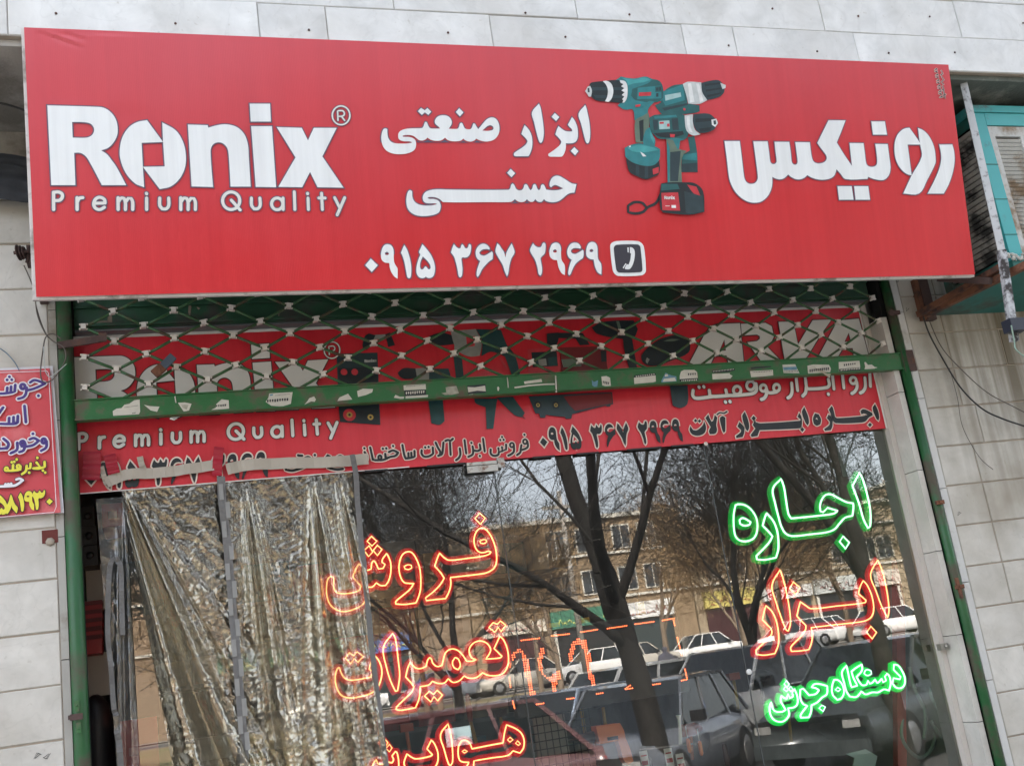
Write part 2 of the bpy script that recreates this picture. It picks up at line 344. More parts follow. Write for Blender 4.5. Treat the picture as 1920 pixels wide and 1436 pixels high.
M['green'] = mat('green_paint', (.018, .125, .034), .42, var=.4, scale=7, dirt=(.11, .085, .06), dscale=7, damt=.45, bump=.25, bscale=40)
M['green_p'] = mat('post_green_paint', (.014, .095, .028), .42, var=.5, scale=5, dirt=(.075, .065, .045), dscale=5, damt=.55, bump=.3, bscale=40)
M['green_d'] = mat('dark_green_paint', (.015, .07, .035), .5, var=.3, scale=5, dirt=(.05, .05, .045), dscale=5, damt=.5)
M['rod'] = mat('grille_rod_paint', (.035, .11, .04), .5, var=.3, scale=20, dirt=(.085, .05, .035), dscale=14, damt=.5)
M['clip'] = mat('cream_plastic', (.62, .58, .52), .5, var=.12, scale=30)
M['rust'] = mat('rusty_steel', (.16, .065, .035), .85, var=.45, scale=18, dirt=(.06, .035, .03), dscale=12, damt=.6, bump=.9, bscale=90)
M['rust_d'] = mat('dark_rusted_steel', (.075, .045, .04), .8, var=.4, scale=16, dirt=(.15, .07, .045), dscale=12, damt=.4, bump=.6)
M['black'] = mat('black_gap', (.008, .009, .009), .9, var=.1)
M['black_p'] = mat('black_plastic', (.015, .015, .017), .4, var=.2)
M['cable'] = mat('grey_brown_cable', (.09, .075, .065), .6, var=.2)
M['cable_k'] = mat('black_cable', (.012, .012, .012), .5)
M['cable_b'] = mat('blue_twine', (.05, .12, .2), .7)
M['cable_w'] = mat('pale_cable', (.42, .45, .44), .5)
M['signred'] = banner_mat('sign_vinyl_red', (.56, .012, .020), .40, .8, .36, fade=(.62, .024, .032), painted_sheen=(.62, .16, .20, 1))
M['white_v'] = banner_mat('sign_vinyl_white', (.76, .79, .80), .40, .8, .5)
M['outl'] = mat('print_grey_outline', (.12, .09, .14), .5)
M['print_k'] = mat('print_black', (.012, .018, .022), .45)
M['print_dk'] = mat('print_dark_outline', (.045, .02, .022), .45)
M['print_cream'] = mat('print_cream', (.72, .60, .53), .45)
M['print_grey'] = mat('print_pale_grey', (.68, .68, .65), .45)
M['bred'] = banner_mat('banner_vinyl_red', (.60, .016, .032), .32, .7, .5)
M['sheetw'] = mat('white_sheet', (.70, .70, .68), .5, var=.08)

# ------------------------------------------------------------ setting: ground, road, far ground
g = MB()
def sheet(name, y0, y1, z0, z1, m, x0=-60, x1=90, ny=1, nx=1):
    b = MB(); vs = []; fs = []
    for j in range(ny + 1):
        for i in range(nx + 1):
            t = j / ny; vs.append((x0 + (x1 - x0) * i / nx, y0 + (y1 - y0) * t, z0 + (z1 - z0) * t))
    for j in range(ny):
        for i in range(nx):
            a = j * (nx + 1) + i; fs.append((a, a + 1, a + nx + 2, a + nx + 1))
    b.add(vs, fs); return struct(b.build(name, m))
M['pave'] = mat('pavement_slabs', (.23, .22, .20), .85, var=.25, scale=3, bump=.4)
M['asph'] = mat('asphalt', (.055, .055, .055), .85, var=.3, scale=5, bump=.6, bscale=120)
M['dry'] = mat('dry_grass_soil', (.20, .15, .075), .95, var=.4, scale=1.5, dirt=(.10, .12, .04), dscale=.8, damt=.5, bump=1, bscale=30)
M['earth'] = mat('open_ground', (.16, .14, .11), .95, var=.3, scale=.3)
sheet('ground', -400, 300, -.06, -.06, M['earth'], -400, 400)
sheet('pavement', -5.4, .1, 0, 0, M['pave'])
sheet('kerb', -5.55, -5.4, -.001, -.001, M['edge'])
sheet('road', -18, -5.55, .05, -.05, M['asph'])
sheet('road_shoulder', -22, -18, .1, .055, M['pave'])
sheet('grass_verge', -42, -22, 1.0, .104, M['dry'])
sheet('far_road', -51, -42, 1.0, 1.02, M['asph'])
sheet('far_pavement', -57.95, -51, 1.10, 1.12, M['pave'])

# ------------------------------------------------------------ the shop building
bld = thing('shop_building', 'white marble clad shop building with overhanging upper floor above the red sign', 'building')
OV = -.64                                    # face of the overhanging floor
def tile_mesh(w, h, d=.018, c=.003):
    v = []
    for y, k in ((0, 0), (-d + c, 0), (-d, c)):
        v += [(k, y, k), (w - k, y, k), (w - k, y, h - k), (k, y, h - k)]
    f = [(8, 9, 10, 11)] + [(a + i, a + (i + 1) % 4, a + 4 + (i + 1) % 4, a + 4 + i) for a in (0, 4) for i in range(4)]
    return v, f
TC = {}
def tile(parent, x0, x1, z0, z1, Y, m, gap=.0055, d=.018):
    w_, h_ = round(x1 - x0 - gap, 4), round(z1 - z0 - gap, 4); key = (w_, h_, m.name)
    if key not in TC:
        v, f = tile_mesh(w_, h_, d); me = bpy.data.meshes.new('stone_tile'); me.from_pydata(v, [], f); me.materials.append(m); TC[key] = me
    o = bpy.data.objects.new('stone_tile', TC[key]); COL.objects.link(o)
    o.location = (x0 + gap / 2, Y + random.uniform(-.0015, .0015), z0 + gap / 2)
    o.rotation_euler = (R(random.uniform(-.25, .25)), R(random.uniform(-.12, .12)), R(random.uniform(-.2, .2)))
    o.parent = parent; return o
# upper floor (solid box behind its tiles) and roof
b = MB(); b.box((-12, OV + .007, 3.885), (16, 8, 4.5)); up = b.build('upper_wall', M['mortar'], bld)
b = MB(); b.box((-12.1, OV - .05, 4.502), (16.1, 8.1, 4.6)); b.build('roof', M['concrete'], bld)
rows = [(3.885, 4.057, [-1.6, -1.0, -.35, .475, .72, 1.35, 2.17, 2.405, 2.99, 3.95, 4.9]),
        (4.057, 4.249, [-1.3, -.55, .3, .98, 1.72, 2.1, 2.857, 3.57, 4.4, 5.2]),
        (4.249, 4.44, [-1.7, -.8, .1, .9, 1.5, 2.2, 2.8, 3.415, 4.1, 4.9])]
for z0, z1, xs in rows:
    for a, c in zip(xs, xs[1:]): tile(up, a, c, z0, z1, OV + .018, M['marble'], .0022)
# fixing pins in the upper tiles
pin = MB(); pin.lathe((0, 0, 0), (0, -1, 0), [(0, .0045), (.003, .0045), (.004, .002)], 8)
pins = [(105, 26), (329, 45), (579, 57), (1366, 86), (1448, 17), (1609, 31), (1743, 32), (1532, 97), (1666, 100), (1790, 99), (1918, 44), (985, 25), (1180, 28), (1060, 70), (840, 62)]
p0 = None
for px, py in pins:
    q = onY(px, py, OV - .002)
    if p0 is None: p0 = pin.build('fixing_pin', M['rust_d'], up); o = p0
    else: o = p0.copy(); COL.objects.link(o)
    o.location = q; o.parent = up; o.matrix_parent_inverse = Matrix.Identity(4)
# soffit under the overhang, peeling on the right, and shadowed beam
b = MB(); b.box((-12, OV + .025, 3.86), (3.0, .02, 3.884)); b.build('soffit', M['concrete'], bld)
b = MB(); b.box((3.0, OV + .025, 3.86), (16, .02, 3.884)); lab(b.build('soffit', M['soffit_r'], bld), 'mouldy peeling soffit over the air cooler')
b = MB(); b.box((-12, -.03, 3.70), (16, .02, 3.859)); b.build('lintel_beam', M['concrete'], bld)
# lower walls
pl = MB(); pl.box((-12, -.0125, 0), (-.305, .25, 3.70)); pillar_l = lab(pl.build('pillar', M['mortar'], bld), 'marble pillar left of the shop front')
pr = MB(); pr.box((3.412, -.0125, 0), (16, .25, 3.70)); pillar_r = lab(pr.build('pillar', M['mortar'], bld), 'stained marble pillar right of the shop front')
zs = [.37 + .178 * k for k in range(0, 19)]
zl = sorted([1.619 + .1785 * k for k in range(-2, 13)])
for k, (a, c) in enumerate(zip(zl, zl[1:])):
    x = -.305; j = 0
    while x > -1.3:
        wd = [.42, .55, .36][(k + j) % 3] if j else [.52, .30, .61][k % 3]
        tile(pillar_l, x - wd, x, a, c, 0.0, M['marble_l']); x -= wd; j += 1
zr = sorted([2.883 - .1815 * k for k in range(-5, 14)])
for k, (a, c) in enumerate(zip(zr, zr[1:])):
    xs = [3.412, 3.612 if k % 5 else 3.68, 3.93 + (k % 3) * .11, 4.45, 5.1]
    for i, (p, q) in enumerate(zip(xs, xs[1:])): tile(pillar_r, p, q, a, c, 0.0, M['marble_r'])
# edge stones either side of the opening
b = MB(); 
for k in range(9): b.box((-.3045, -.020, .2 + k * .42), (-.2795, .03, .2 + k * .42 + .417))
b.build('edge_strip', M['edge'], bld)
b = MB()
for k in range(9): b.box((3.3735, -.020, .05 + k * .42), (3.409, .03, .05 + k * .42 + .417))
b.build('edge_strip', M['edge_w'], bld)
# jamb on the right
for k in range(7):
    b = MB(); b.box((3.290, -.005, .42 + k * .365), (3.32, .135, .42 + k * .365 + .362)); o = b.build('jamb_stone', M['marble_l'], bld)
b = MB(); b.box((3.321, .02, 0), (3.37, .09, 3.3)); b.build('shutter_slot', M['black'], bld)
# broken square socket hole in the left pillar
q = onY(95, 1006, -.019); s = MB(); s.box((q.x - .028, -.021, q.z - .022), (q.x + .024, -.0195, q.z + .024)); 
so_ = s.build('socket_hole', mat('red_brown_hole', (.13, .03, .025), .9, var=.3), bld)
s = MB(); s.lathe((q.x - .002, -.0215, q.z - .018), (0, -1, 0), [(0, .016), (.006, .012), (.009, .004)], 7); s.build('mortar_lump', M['mortar'], so_)
# pencilled scribbles on the tiles
sc_ = MB(); V = vplane(-.0195)
for px, py, k in ((70, 1415, 0), (88, 1418, 1), (1590, 962, 2), (1798, 962, 0), (1683, 527, 1), (1702, 580, 2)):
    c = V.pix(px, py); pts = [(c[0] + .012 * math.cos(t * 1.7 + k), c[1] + .010 * math.sin(t * 2.3 + k)) for t in range(6)]
    sc_.ribbon(V, smooth(pts, False), .0016, .0004)
sc_.build('pencil_mark', M['print_k'], bld)

# interior shell
def istruct(name, a, b_, m): s = MB(); s.box(a, b_); return struct(s.build(name, m))
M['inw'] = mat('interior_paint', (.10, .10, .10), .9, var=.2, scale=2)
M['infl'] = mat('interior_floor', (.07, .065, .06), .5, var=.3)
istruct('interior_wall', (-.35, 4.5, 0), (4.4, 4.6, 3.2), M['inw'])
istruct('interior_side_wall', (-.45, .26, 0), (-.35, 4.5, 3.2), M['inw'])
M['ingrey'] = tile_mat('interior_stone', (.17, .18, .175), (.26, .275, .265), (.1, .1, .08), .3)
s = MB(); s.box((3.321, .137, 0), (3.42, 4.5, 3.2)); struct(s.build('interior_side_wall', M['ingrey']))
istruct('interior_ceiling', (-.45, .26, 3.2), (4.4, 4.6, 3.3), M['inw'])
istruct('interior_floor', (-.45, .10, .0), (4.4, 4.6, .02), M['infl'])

# ------------------------------------------------------------ big red sign
W0, H0 = onS(68, 557); W1, _ = onS(1828, 515); TL = onS(45, 52); TR = onS(1778, 122); BL = onS(68, 557); BR = onS(1828, 515)
sign = thing('shop_sign', 'large red banner sign with white lettering and three teal drills leaning over the shop front', 'sign', (1.6, -.5, 3.0))
fr = MB(); m_ = .008; D_ = .035
def q4(c, h): return SIGN.pt(c[0], c[1], h)
cs = [(BL[0] - .012, BL[1] - .008), (BR[0] + .004, BR[1] - .008), (TR[0] + .004, TR[1] + .001), (TL[0] - .010, TL[1] + .001)]
vs = [q4(c, -.009) for c in cs] + [q4(c, -D_) for c in cs]
fr.add(vs, [(0, 1, 2, 3), (7, 6, 5, 4), (0, 4, 5, 1), (1, 5, 6, 2), (2, 6, 7, 3), (3, 7, 4, 0)])
fr.build('frame', mat('sign_white_edge', (.66, .64, .62), .6, var=.1, dirt=(.3, .28, .25), damt=.4, dscale=9), sign)
fr = MB(); fr.bar(q4((BL[0], BL[1] + .01), -D_ - .012), q4((BR[0], BR[1] + .01), -D_ - .012), .025, .022)
fr.bar(q4((TL[0] + .05, TL[1] - .05), -D_ - .012), q4((TR[0] - .05, TR[1] - .05), -D_ - .012), .025, .022)
fr.bar(q4((BL[0] + .02, BL[1] + .03), -D_ - .012), q4((TL[0] + .02, TL[1] - .03), -D_ - .012), .025, .022)
fr.build('back_rail', M['rust_d'], sign)
# vinyl face: gently uneven sheet with puckers in the upper left corner
NX, NZ = 240, 70; vs = []; fs = []
def pucker(a, b_):
    h = .0012 * math.sin(a * 9 + 1) + .0009 * math.sin(a * 23 + b_ * 3)
    for (ax, ay, bx, by, w_, d_) in ((83, 62, 158, 88, .009, .0035), (118, 60, 170, 76, .008, .0018), (82, 66, 100, 78, .006, .0008)):
        A, B = PK[(ax, ay)], PK[(bx, by)]; ab = (B[0] - A[0], B[1] - A[1]); L2 = ab[0]**2 + ab[1]**2
        t = ((a - A[0]) * ab[0] + (b_ - A[1]) * ab[1]) / L2; tt = min(1, max(0, t))
        dx, dy = a - A[0] - ab[0] * tt, b_ - A[1] - ab[1] * tt; dd = math.hypot(dx, dy)
        sd = (dx * ab[1] - dy * ab[0]) / math.sqrt(L2)
        h += d_ * math.exp(-(dd / (w_ * 1.2))**2) * (1 if sd < 0 else -.8) * math.sin(math.pi * min(1, max(0, t * .8 + .15)))
    return h
PK = {p: onS(*p) for p in ((83, 62), (158, 88), (118, 60), (170, 76), (82, 66), (100, 78))}
# the grid is refined towards the puckered corner
us = [0] ; 
for i in range(NX): us.append(us[-1] + (.35 if i < 110 else 1.0))
us = [u_ / us[-1] for u_ in us]
ws = [0]
for i in range(NZ): ws.append(ws[-1] + (.3 if i > 35 else 1.0))
ws = [w_ / ws[-1] for w_ in ws]
for wv in ws:
    for uu in us:
        a0 = BL[0] + (BR[0] - BL[0]) * uu; a1 = TL[0] + (TR[0] - TL[0]) * uu; b0 = BL[1] + (BR[1] - BL[1]) * uu; b1 = TL[1] + (TR[1] - TL[1]) * uu
        a = a0 + (a1 - a0) * wv; b_ = b0 + (b1 - b0) * wv
        vs.append(SIGN.pt(a, b_, .001 + (pucker(a, b_) if .01 < uu < .99 and .01 < wv < .985 else 0) * (1 if uu < .12 and wv > .7 else .0)))
for j in range(NZ):
    for i in range(NX):
        k = j * (NX + 1) + i; fs.append((k, k + 1, k + NX + 2, k + NX + 1))
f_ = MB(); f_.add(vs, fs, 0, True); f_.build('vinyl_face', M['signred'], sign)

def pixc(plane, contours): return [[plane.pix(*p) for p in c] for c in contours]
def fillp(mb, plane, glyph, h, ow=.0042, mi=(0, 1), dh=.0009):
    """glyph = [outer, holes..] in plane coordinates; dark outline layer with the fill above"""
    if ow:
        mb.poly(plane, [grow(glyph[0], ow)] + [grow(x, -ow) for x in glyph[1:]], h, mi[1])
    mb.poly(plane, glyph, h + dh, mi[0])
def G(txt, ox, oy, s, holes=0): return parse(txt, ox, oy, s)
HS = .0035
def sm(gl): return [smooth(c) for c in gl]

# word mark, roman letters
RX = [
 "228,510 460,517 500,522 535,545 558,580 566,620 563,655 545,690 520,714 487,726 515,745 535,770 560,805 607,893 490,893 430,780 410,752 385,738 357,738 363,893 247,893;347,590 405,591 435,598 450,615 452,635 440,655 415,665 350,665",
 "707,581 784,686 681,690 687,805 693,903 650,885 605,835 578,765 577,710 590,660 620,615 660,590",
 "780,592 845,630 880,685 893,745 890,805 865,860 820,900 768,912 687,805 792,803 784,686",
 "903,602 998,605 1001,617 1045,605 1090,601 1140,615 1175,650 1192,700 1196,760 1205,900 1108,900 1100,760 1092,715 1070,692 1045,688 1022,700 1012,730 1024,902 921,899",
 "1207,610 1307,610 1327,903 1229,901", "1200,502 1298,502 1302,588 1205,588",
 "1330,614 1450,618 1480,678 1508,618 1618,618 1549,755 1651,905 1526,903 1490,830 1452,903 1338,901 1420,760"]
LOGO = [sm(pixc(SIGN, G(t, 0, 0, 2.5643))) for t in RX]
def circ(cx, cy, rx, ry, n=28): return [(cx + rx * math.cos(2 * math.pi * k / n), cy + ry * math.sin(2 * math.pi * k / n)) for k in range(n)]
TAGS = [  # skeletons of the small line below and of the registered mark
 "258,1010 258,927", "262,927 282,926 298,935 300,950 288,965 262,967", "371,1010 371,953", "371,975 382,956 398,953",
 "458,980 500,979", "505,979 502,962 480,951 460,960 451,983 459,1003 480,1010 502,999", "568,1010 568,953", "568,975 582,956 597,957 603,975 603,1010", "603,975 617,956 632,958 638,975 638,1010",
 "705,1010 705,955", "704,932 705,935", "768,955 768,990 780,1007 800,1006 811,990 811,955", "869,1010 869,953", "869,975 883,956 898,957 904,975 904,1010", "904,975 918,956 933,958 939,975 939,1010",
 "1112,965 1154,1012", "1208,955 1209,990 1221,1007 1240,1005 1250,990 1249,955", "1360,955 1361,1010", "1414,925 1417,1010", "1480,955 1482,1010", "1478,932 1478,935",
 "1545,932 1549,1010", "1532,955 1562,955", "1608,953 1633,1003", "1656,953 1620,1036"]
TAGC = [[(c[0] / 2.5643, c[1] / 2.5643) for c in circ(*p)] for p in ((1111, 968, 41, 42), (1332, 983, 27, 28))]
REG = ["1624,582 1622,537 1645,536 1654,545 1652,558 1640,563 1625,563", "1641,563 1656,582"]
REGC = [(c[0] / 2.5643, c[1] / 2.5643) for c in circ(1639, 558, 42, 45)]
HC = [0]
def strokes(mb, plane, lst, ox, oy, s, w, h, mi, closed=False, tf=None, ow=0, omi=None):
    for k, t in enumerate(lst):
        for c in (parse(t, ox, oy, s) if isinstance(t, str) else [t]):
            c = [plane.pix(*p) for p in c] if tf is None else [tf(SIGN.pix(*p)) for p in c]
            c = smooth(c, closed, 60, 4)
            HC[0] = (HC[0] + 1) % 29; dh = HC[0] * .00003
            if ow: mb.ribbon(plane, c, w + 2 * ow, h + dh, omi, closed)
            mb.ribbon(plane, c, w, h + (.0009 if ow else 0) + dh, mi, closed)
mb = MB()
for gl in LOGO: fillp(mb, SIGN, gl, HS)
lab(mb.build('lettering', [M['white_v'], M['outl']], sign), 'bold white brand word in roman letters')
mb = MB(); strokes(mb, SIGN, TAGS, 0, 0, 2.5643, .0105, HS, 0, ow=.0036, omi=1); strokes(mb, SIGN, TAGC, 0, 0, 1, .0105, HS, 0, True, ow=.0036, omi=1)
lab(mb.build('lettering', [M['print_grey'], M['outl']], sign), 'small spaced white slogan under the brand word')
mb = MB(); strokes(mb, SIGN, REG, 0, 0, 2.5643, .0055, HS, 0, ow=.0025, omi=1); strokes(mb, SIGN, [REGC], 0, 0, 1, .0055, HS, 0, True, ow=.0025, omi=1)
lab(mb.build('lettering', [M['print_grey'], M['outl']], sign), 'registered mark in a ring')

Z1 = ["160,458 190,465 193,540 205,590 235,635 290,662 380,668 460,666 520,657 536,650 500,638 430,636 385,628 350,605 340,570 345,525 375,490 430,468 500,458 600,456 670,452 690,430 702,395 712,370 722,366 735,372 748,400 765,435 785,455 820,460 920,460 900,435 860,400 848,375 850,345 870,310 905,285 960,276 1020,285 1060,315 1080,355 1078,400 1058,435 1040,462 1100,465 1160,462 1180,440 1190,405 1200,385 1213,380 1226,386 1240,415 1262,455 1290,468 1340,468 1360,445 1372,410 1380,392 1390,388 1402,395 1420,425 1447,468 1480,430 1520,380 1570,330 1620,308 1670,312 1710,345 1735,400 1742,460 1735,520 1710,570 1670,610 1620,632 1560,640 1500,632 1450,615 1420,598 1395,625 1350,640 1300,635 1262,618 1240,598 1215,622 1170,635 1080,635 1020,615 988,585 960,610 920,627 850,630 790,615 765,600 745,585 720,610 680,626 630,620 590,590 550,562 500,550 430,552 405,560 400,568 420,575 500,578 550,595 580,625 588,680 575,740 530,780 460,805 370,815 280,808 200,780 145,730 118,670 106,590 115,520 135,470;1505,488 1530,465 1570,430 1610,415 1640,422 1658,445 1655,470 1630,485 1570,492",
 "657,175 613,220 668,272 710,235 757,272 798,228 745,175 708,208", "1185,178 1138,232 1195,292 1243,236"]
Z2 = ["1618,200 1480,385 1530,580 1580,780 1630,960 1660,995 1690,980 1715,890 1722,750 1705,560 1670,380 1640,250",
 "1345,452 1258,610 1290,650 1340,700 1350,745 1280,748 1200,735 1130,690 1065,635 1030,710 1000,810 1060,870 1110,930 1122,970 1090,1030 1000,1110 900,1180 850,1215 855,1250 885,1268 1000,1270 1120,1270 1155,1250 1200,1160 1218,1080 1218,990 1280,995 1370,985 1430,950 1462,880 1468,780 1455,660 1420,560 1380,490",
 "1392,1072 1318,1150 1408,1240 1478,1155", "990,365 922,445 1015,532 1082,450",
 "660,172 515,355 560,560 610,770 655,930 680,975 700,985 725,965 750,890 762,760 745,560 715,360 690,240",
 "365,615 330,700 297,800 360,860 410,920 422,955 390,1015 300,1090 190,1160 145,1200 140,1235 165,1258 250,1260 400,1260 445,1255 490,1170 518,1070 525,960 510,840 470,740 420,670"]
Z3 = ["100,258 122,272 125,330 145,375 185,405 240,418 320,417 365,408 380,402 350,396 290,396 250,385 232,355 235,315 260,280 310,260 380,252 500,255 1110,257 1130,240 1140,205 1155,192 1170,205 1190,245 1215,262 1250,258 1268,235 1275,208 1290,198 1305,208 1325,245 1340,262 1355,245 1365,210 1378,198 1392,205 1412,250 1427,262 1440,245 1448,212 1462,200 1478,208 1500,255 1560,262 1630,258 1675,243 1640,225 1595,208 1570,215 1550,232 1535,215 1540,170 1565,130 1600,113 1640,118 1700,152 1760,190 1810,200 1800,245 1790,287 1750,290 1710,310 1670,345 1630,372 1580,385 1530,382 1495,370 1477,352 1455,378 1430,382 1405,372 1387,352 1370,376 1345,382 1320,372 1302,352 1280,376 1240,384 1205,374 1178,352 1150,376 1110,384 900,384 440,384 420,365 390,345 340,332 290,334 280,342 300,350 350,352 390,368 412,400 415,445 395,490 340,515 250,527 170,520 110,490 75,445 62,380 68,310 82,272",
 "1135,42 1098,83 1143,128 1181,87"]
for zz, lb in (((Z1, 700, 180, 7.385), 'white script words, second word of the top line'), ((Z2, 950, 180, 11.046), 'white script words, first word of the top line'), ((Z3, 750, 310, 5.486), 'white stretched script name on the second line')):
    mb = MB()
    for t in zz[0]: fillp(mb, SIGN, sm(pixc(SIGN, G(t, *zz[1:]))), HS)
    lab(mb.build('lettering', [M['white_v'], M['outl']], sign), lb)
Z4 = {'0': "170,312 98,398 183,485 260,398", '9': "385,127 430,142 458,185 465,240 465,300 475,370 510,430 515,450 515,572 470,540 430,480 412,420 408,370 350,362 312,330 300,280 305,220 325,165 350,137;375,225 350,240 355,262 385,266 405,255 395,235",
 '1': "600,137 635,195 670,300 688,400 690,480 680,555 660,566 640,550 625,480 600,350 570,260 557,240 580,180",
 '5': "833,127 880,180 940,260 980,350 995,430 985,510 960,550 920,562 890,555 878,542 862,556 830,564 790,550 762,510 755,450 765,380 790,300 805,260 790,230 810,180;838,285 810,350 802,410 810,445 830,452 850,440 862,420 875,412 890,425 905,448 925,450 938,430 930,390 895,340",
 '3': "1238,125 1265,160 1300,182 1325,175 1332,145 1345,127 1362,145 1380,178 1405,182 1420,165 1428,135 1440,125 1455,140 1457,190 1445,250 1415,290 1380,300 1350,295 1335,312 1340,370 1348,450 1340,530 1320,555 1300,540 1285,460 1265,370 1240,290 1200,235 1215,180",
 '6': "1625,122 1665,140 1695,175 1695,198 1660,190 1610,195 1580,215 1563,238 1580,262 1625,275 1670,255 1725,220 1737,240 1735,320 1690,350 1640,400 1600,450 1565,520 1545,550 1530,530 1535,460 1560,380 1575,345 1535,310 1518,260 1520,210 1545,160 1580,130"}
Z5 = {'7': "-56,117 -81,215 -60,270 10,390 40,480 68,543 85,500 100,400 125,310 165,235 150,170 128,118 90,180 60,240 48,300 30,230 0,185 -30,140",
 '2': "403,118 435,152 475,168 505,160 520,130 530,112 548,108 562,125 563,190 550,250 515,285 500,310 508,370 518,440 512,510 495,532 475,510 460,430 430,330 365,215 380,160",
 '9b': "700,107 740,125 760,170 762,250 770,330 810,400 812,525 770,500 735,440 718,370 712,332 660,325 622,290 612,230 625,170 650,125;685,193 658,208 662,230 690,235 712,222 700,200",
 '6b': "945,107 985,120 1015,160 1012,185 970,178 925,180 895,200 888,222 905,242 945,252 990,232 1040,200 1052,215 1045,300 1000,335 950,380 915,440 885,510 868,528 855,510 862,440 885,360 900,330 860,295 842,240 850,180 880,130 910,112",
 '9c': "1163,98 1205,115 1228,160 1232,250 1240,320 1278,385 1280,517 1235,490 1200,420 1188,360 1182,325 1130,315 1092,280 1085,220 1095,160 1120,115;1150,190 1128,205 1132,225 1160,228 1180,215 1170,195"}
DG = {k: sm(pixc(SIGN, G(t, 670, 440, 6.857))) for k, t in Z4.items()}
DG.update({k: sm(pixc(SIGN, G(t, 940, 440, 6.857))) for k, t in Z5.items()})
mb = MB()
for k in DG: fillp(mb, SIGN, DG[k], HS)
lab(mb.build('lettering', [M['white_v'], M['outl']], sign), 'white phone number')
ic = MB(); T = lambda t: sm(pixc(SIGN, G(t, 940, 440, 6.857)))
ic.poly(SIGN, T("1470,88 1740,86 1800,115 1830,170 1855,450 1840,500 1790,528 1500,535 1450,505 1425,450 1395,180 1405,120"), HS, 0)
ic.poly(SIGN, T("1480,135 1740,130 1775,150 1785,190 1808,440 1800,475 1770,488 1510,492 1480,470 1468,430 1440,190 1448,155"), HS + .001, 1)
for t in ("1645,165 1680,175 1705,210 1708,280 1690,370 1660,430 1635,450 1585,448 1580,435 1605,385 1630,390 1650,330 1660,250 1645,240", "1612,170 1632,170 1630,235 1616,232", "1590,372 1600,380 1565,440 1552,430"): ic.poly(SIGN, T(t), HS + .002, 0)
lab(ic.build('phone_symbol', [M['white_v'], mat('print_charcoal', (.035, .035, .05), .45)], sign), 'white telephone handset on a dark rounded square')
a6 = lambda t: parse(t, 1340, 210, 7.385)[0]
a7 = lambda t: parse(t, 1560, 210, 7.558)[0]
big = a6("128,410 340,410 370,650 400,900 420,960 460,995 505,1002 550,990 582,950 590,900 560,650 528,415 725,415 745,560 762,690 780,720 805,730 832,722 850,690 835,560 820,420 1025,422 1045,560 1058,690 1075,725 1105,738 1132,725 1140,690 1125,560 1108,425 1310,428 1325,560 1342,650 1365,695 1410,718 1460,718 1510,700 1540,665 1540,620 1510,570 1460,505 1413,438 1480,300 1568,123 1803,125 1740,290 1682,430 1780,590") + a7("275,772 255,600 240,448 438,450 455,580 475,730 500,770 550,785 600,775 628,740 625,620 604,460 780,463 800,620 820,780 810,870 770,940 720,970 650,970 580,955 500,925 495,955 180,957 110,880 55,818") + a6("1665,850 1640,895 1590,928 1500,945 1420,940 1340,918 1275,882 1230,920 1170,940 1110,935 1050,905 1010,872 960,920 900,940 840,930 790,905 790,1000 770,1090 720,1180 640,1245 550,1263 460,1250 360,1195 270,1100 210,980 190,900 160,650")
mb = MB(); fillp(mb, SIGN, sm(pixc(SIGN, [big])), HS)
for t in ("548,142 740,142 770,330 572,330", "68,1058 270,1058 297,1250 92,1250", "305,1058 505,1058 530,1250 325,1250",
          "1088,232 1235,440 1240,470 1062,470 1085,640 1120,905 1060,890 990,840 930,760 890,660 875,540 885,420 920,330 980,265 1030,240",
          "1210,235 1280,265 1350,330 1410,430 1445,540 1458,660 1455,735 1340,970 1225,1162 1000,1162 1120,905 1262,640 1240,470 1228,400",
          "1510,470 1695,468 1720,560 1728,700 1705,850 1650,1020 1575,1163 1345,1163 1430,1000 1500,840 1535,700 1535,600"):
    fillp(mb, SIGN, sm(pixc(SIGN, [a7(t)])), HS)
lab(mb.build('lettering', [M['white_v'], M['outl']], sign), 'bold white brand word in script at the right')
# printer's tiny line down the right edge
mb = MB()
for i in range(11):
    gl = list(DG.values())[(i * 3 + 1) % 6]; xs = [p[0] for p in gl[0]]; ys = [p[1] for p in gl[0]]; cx_, cy_ = sum(xs) / len(xs), sum(ys) / len(ys)
    c0 = onS(1754 + i * .95, 131 + i * 5.2)
    for ow_, h_, mi in ((.0045, HS, 1), (0, HS + .0009, 0)):
        mb.poly(SIGN, [grow([(c0[0] - (p[1] - cy_) * -.125, c0[1] - (p[0] - cx_) * .125) for p in gl[0]], ow_ * .55)], h_ + i * .00002, mi)
strokes(mb, SIGN, ["1764,134 1767,139 1763,142", "1765,146 1769,150 1764,155 1768,159", "1766,163 1769,168 1765,170", "1768,170 1771,186 1767,180 1772,178"], 0, 0, 1, .0035, HS, 0, ow=.0028, omi=1)
lab(mb.build('lettering', [M['print_k'], mat('print_soft_pink', (.62, .45, .42), .5)], sign), 'tiny line running down the right edge')

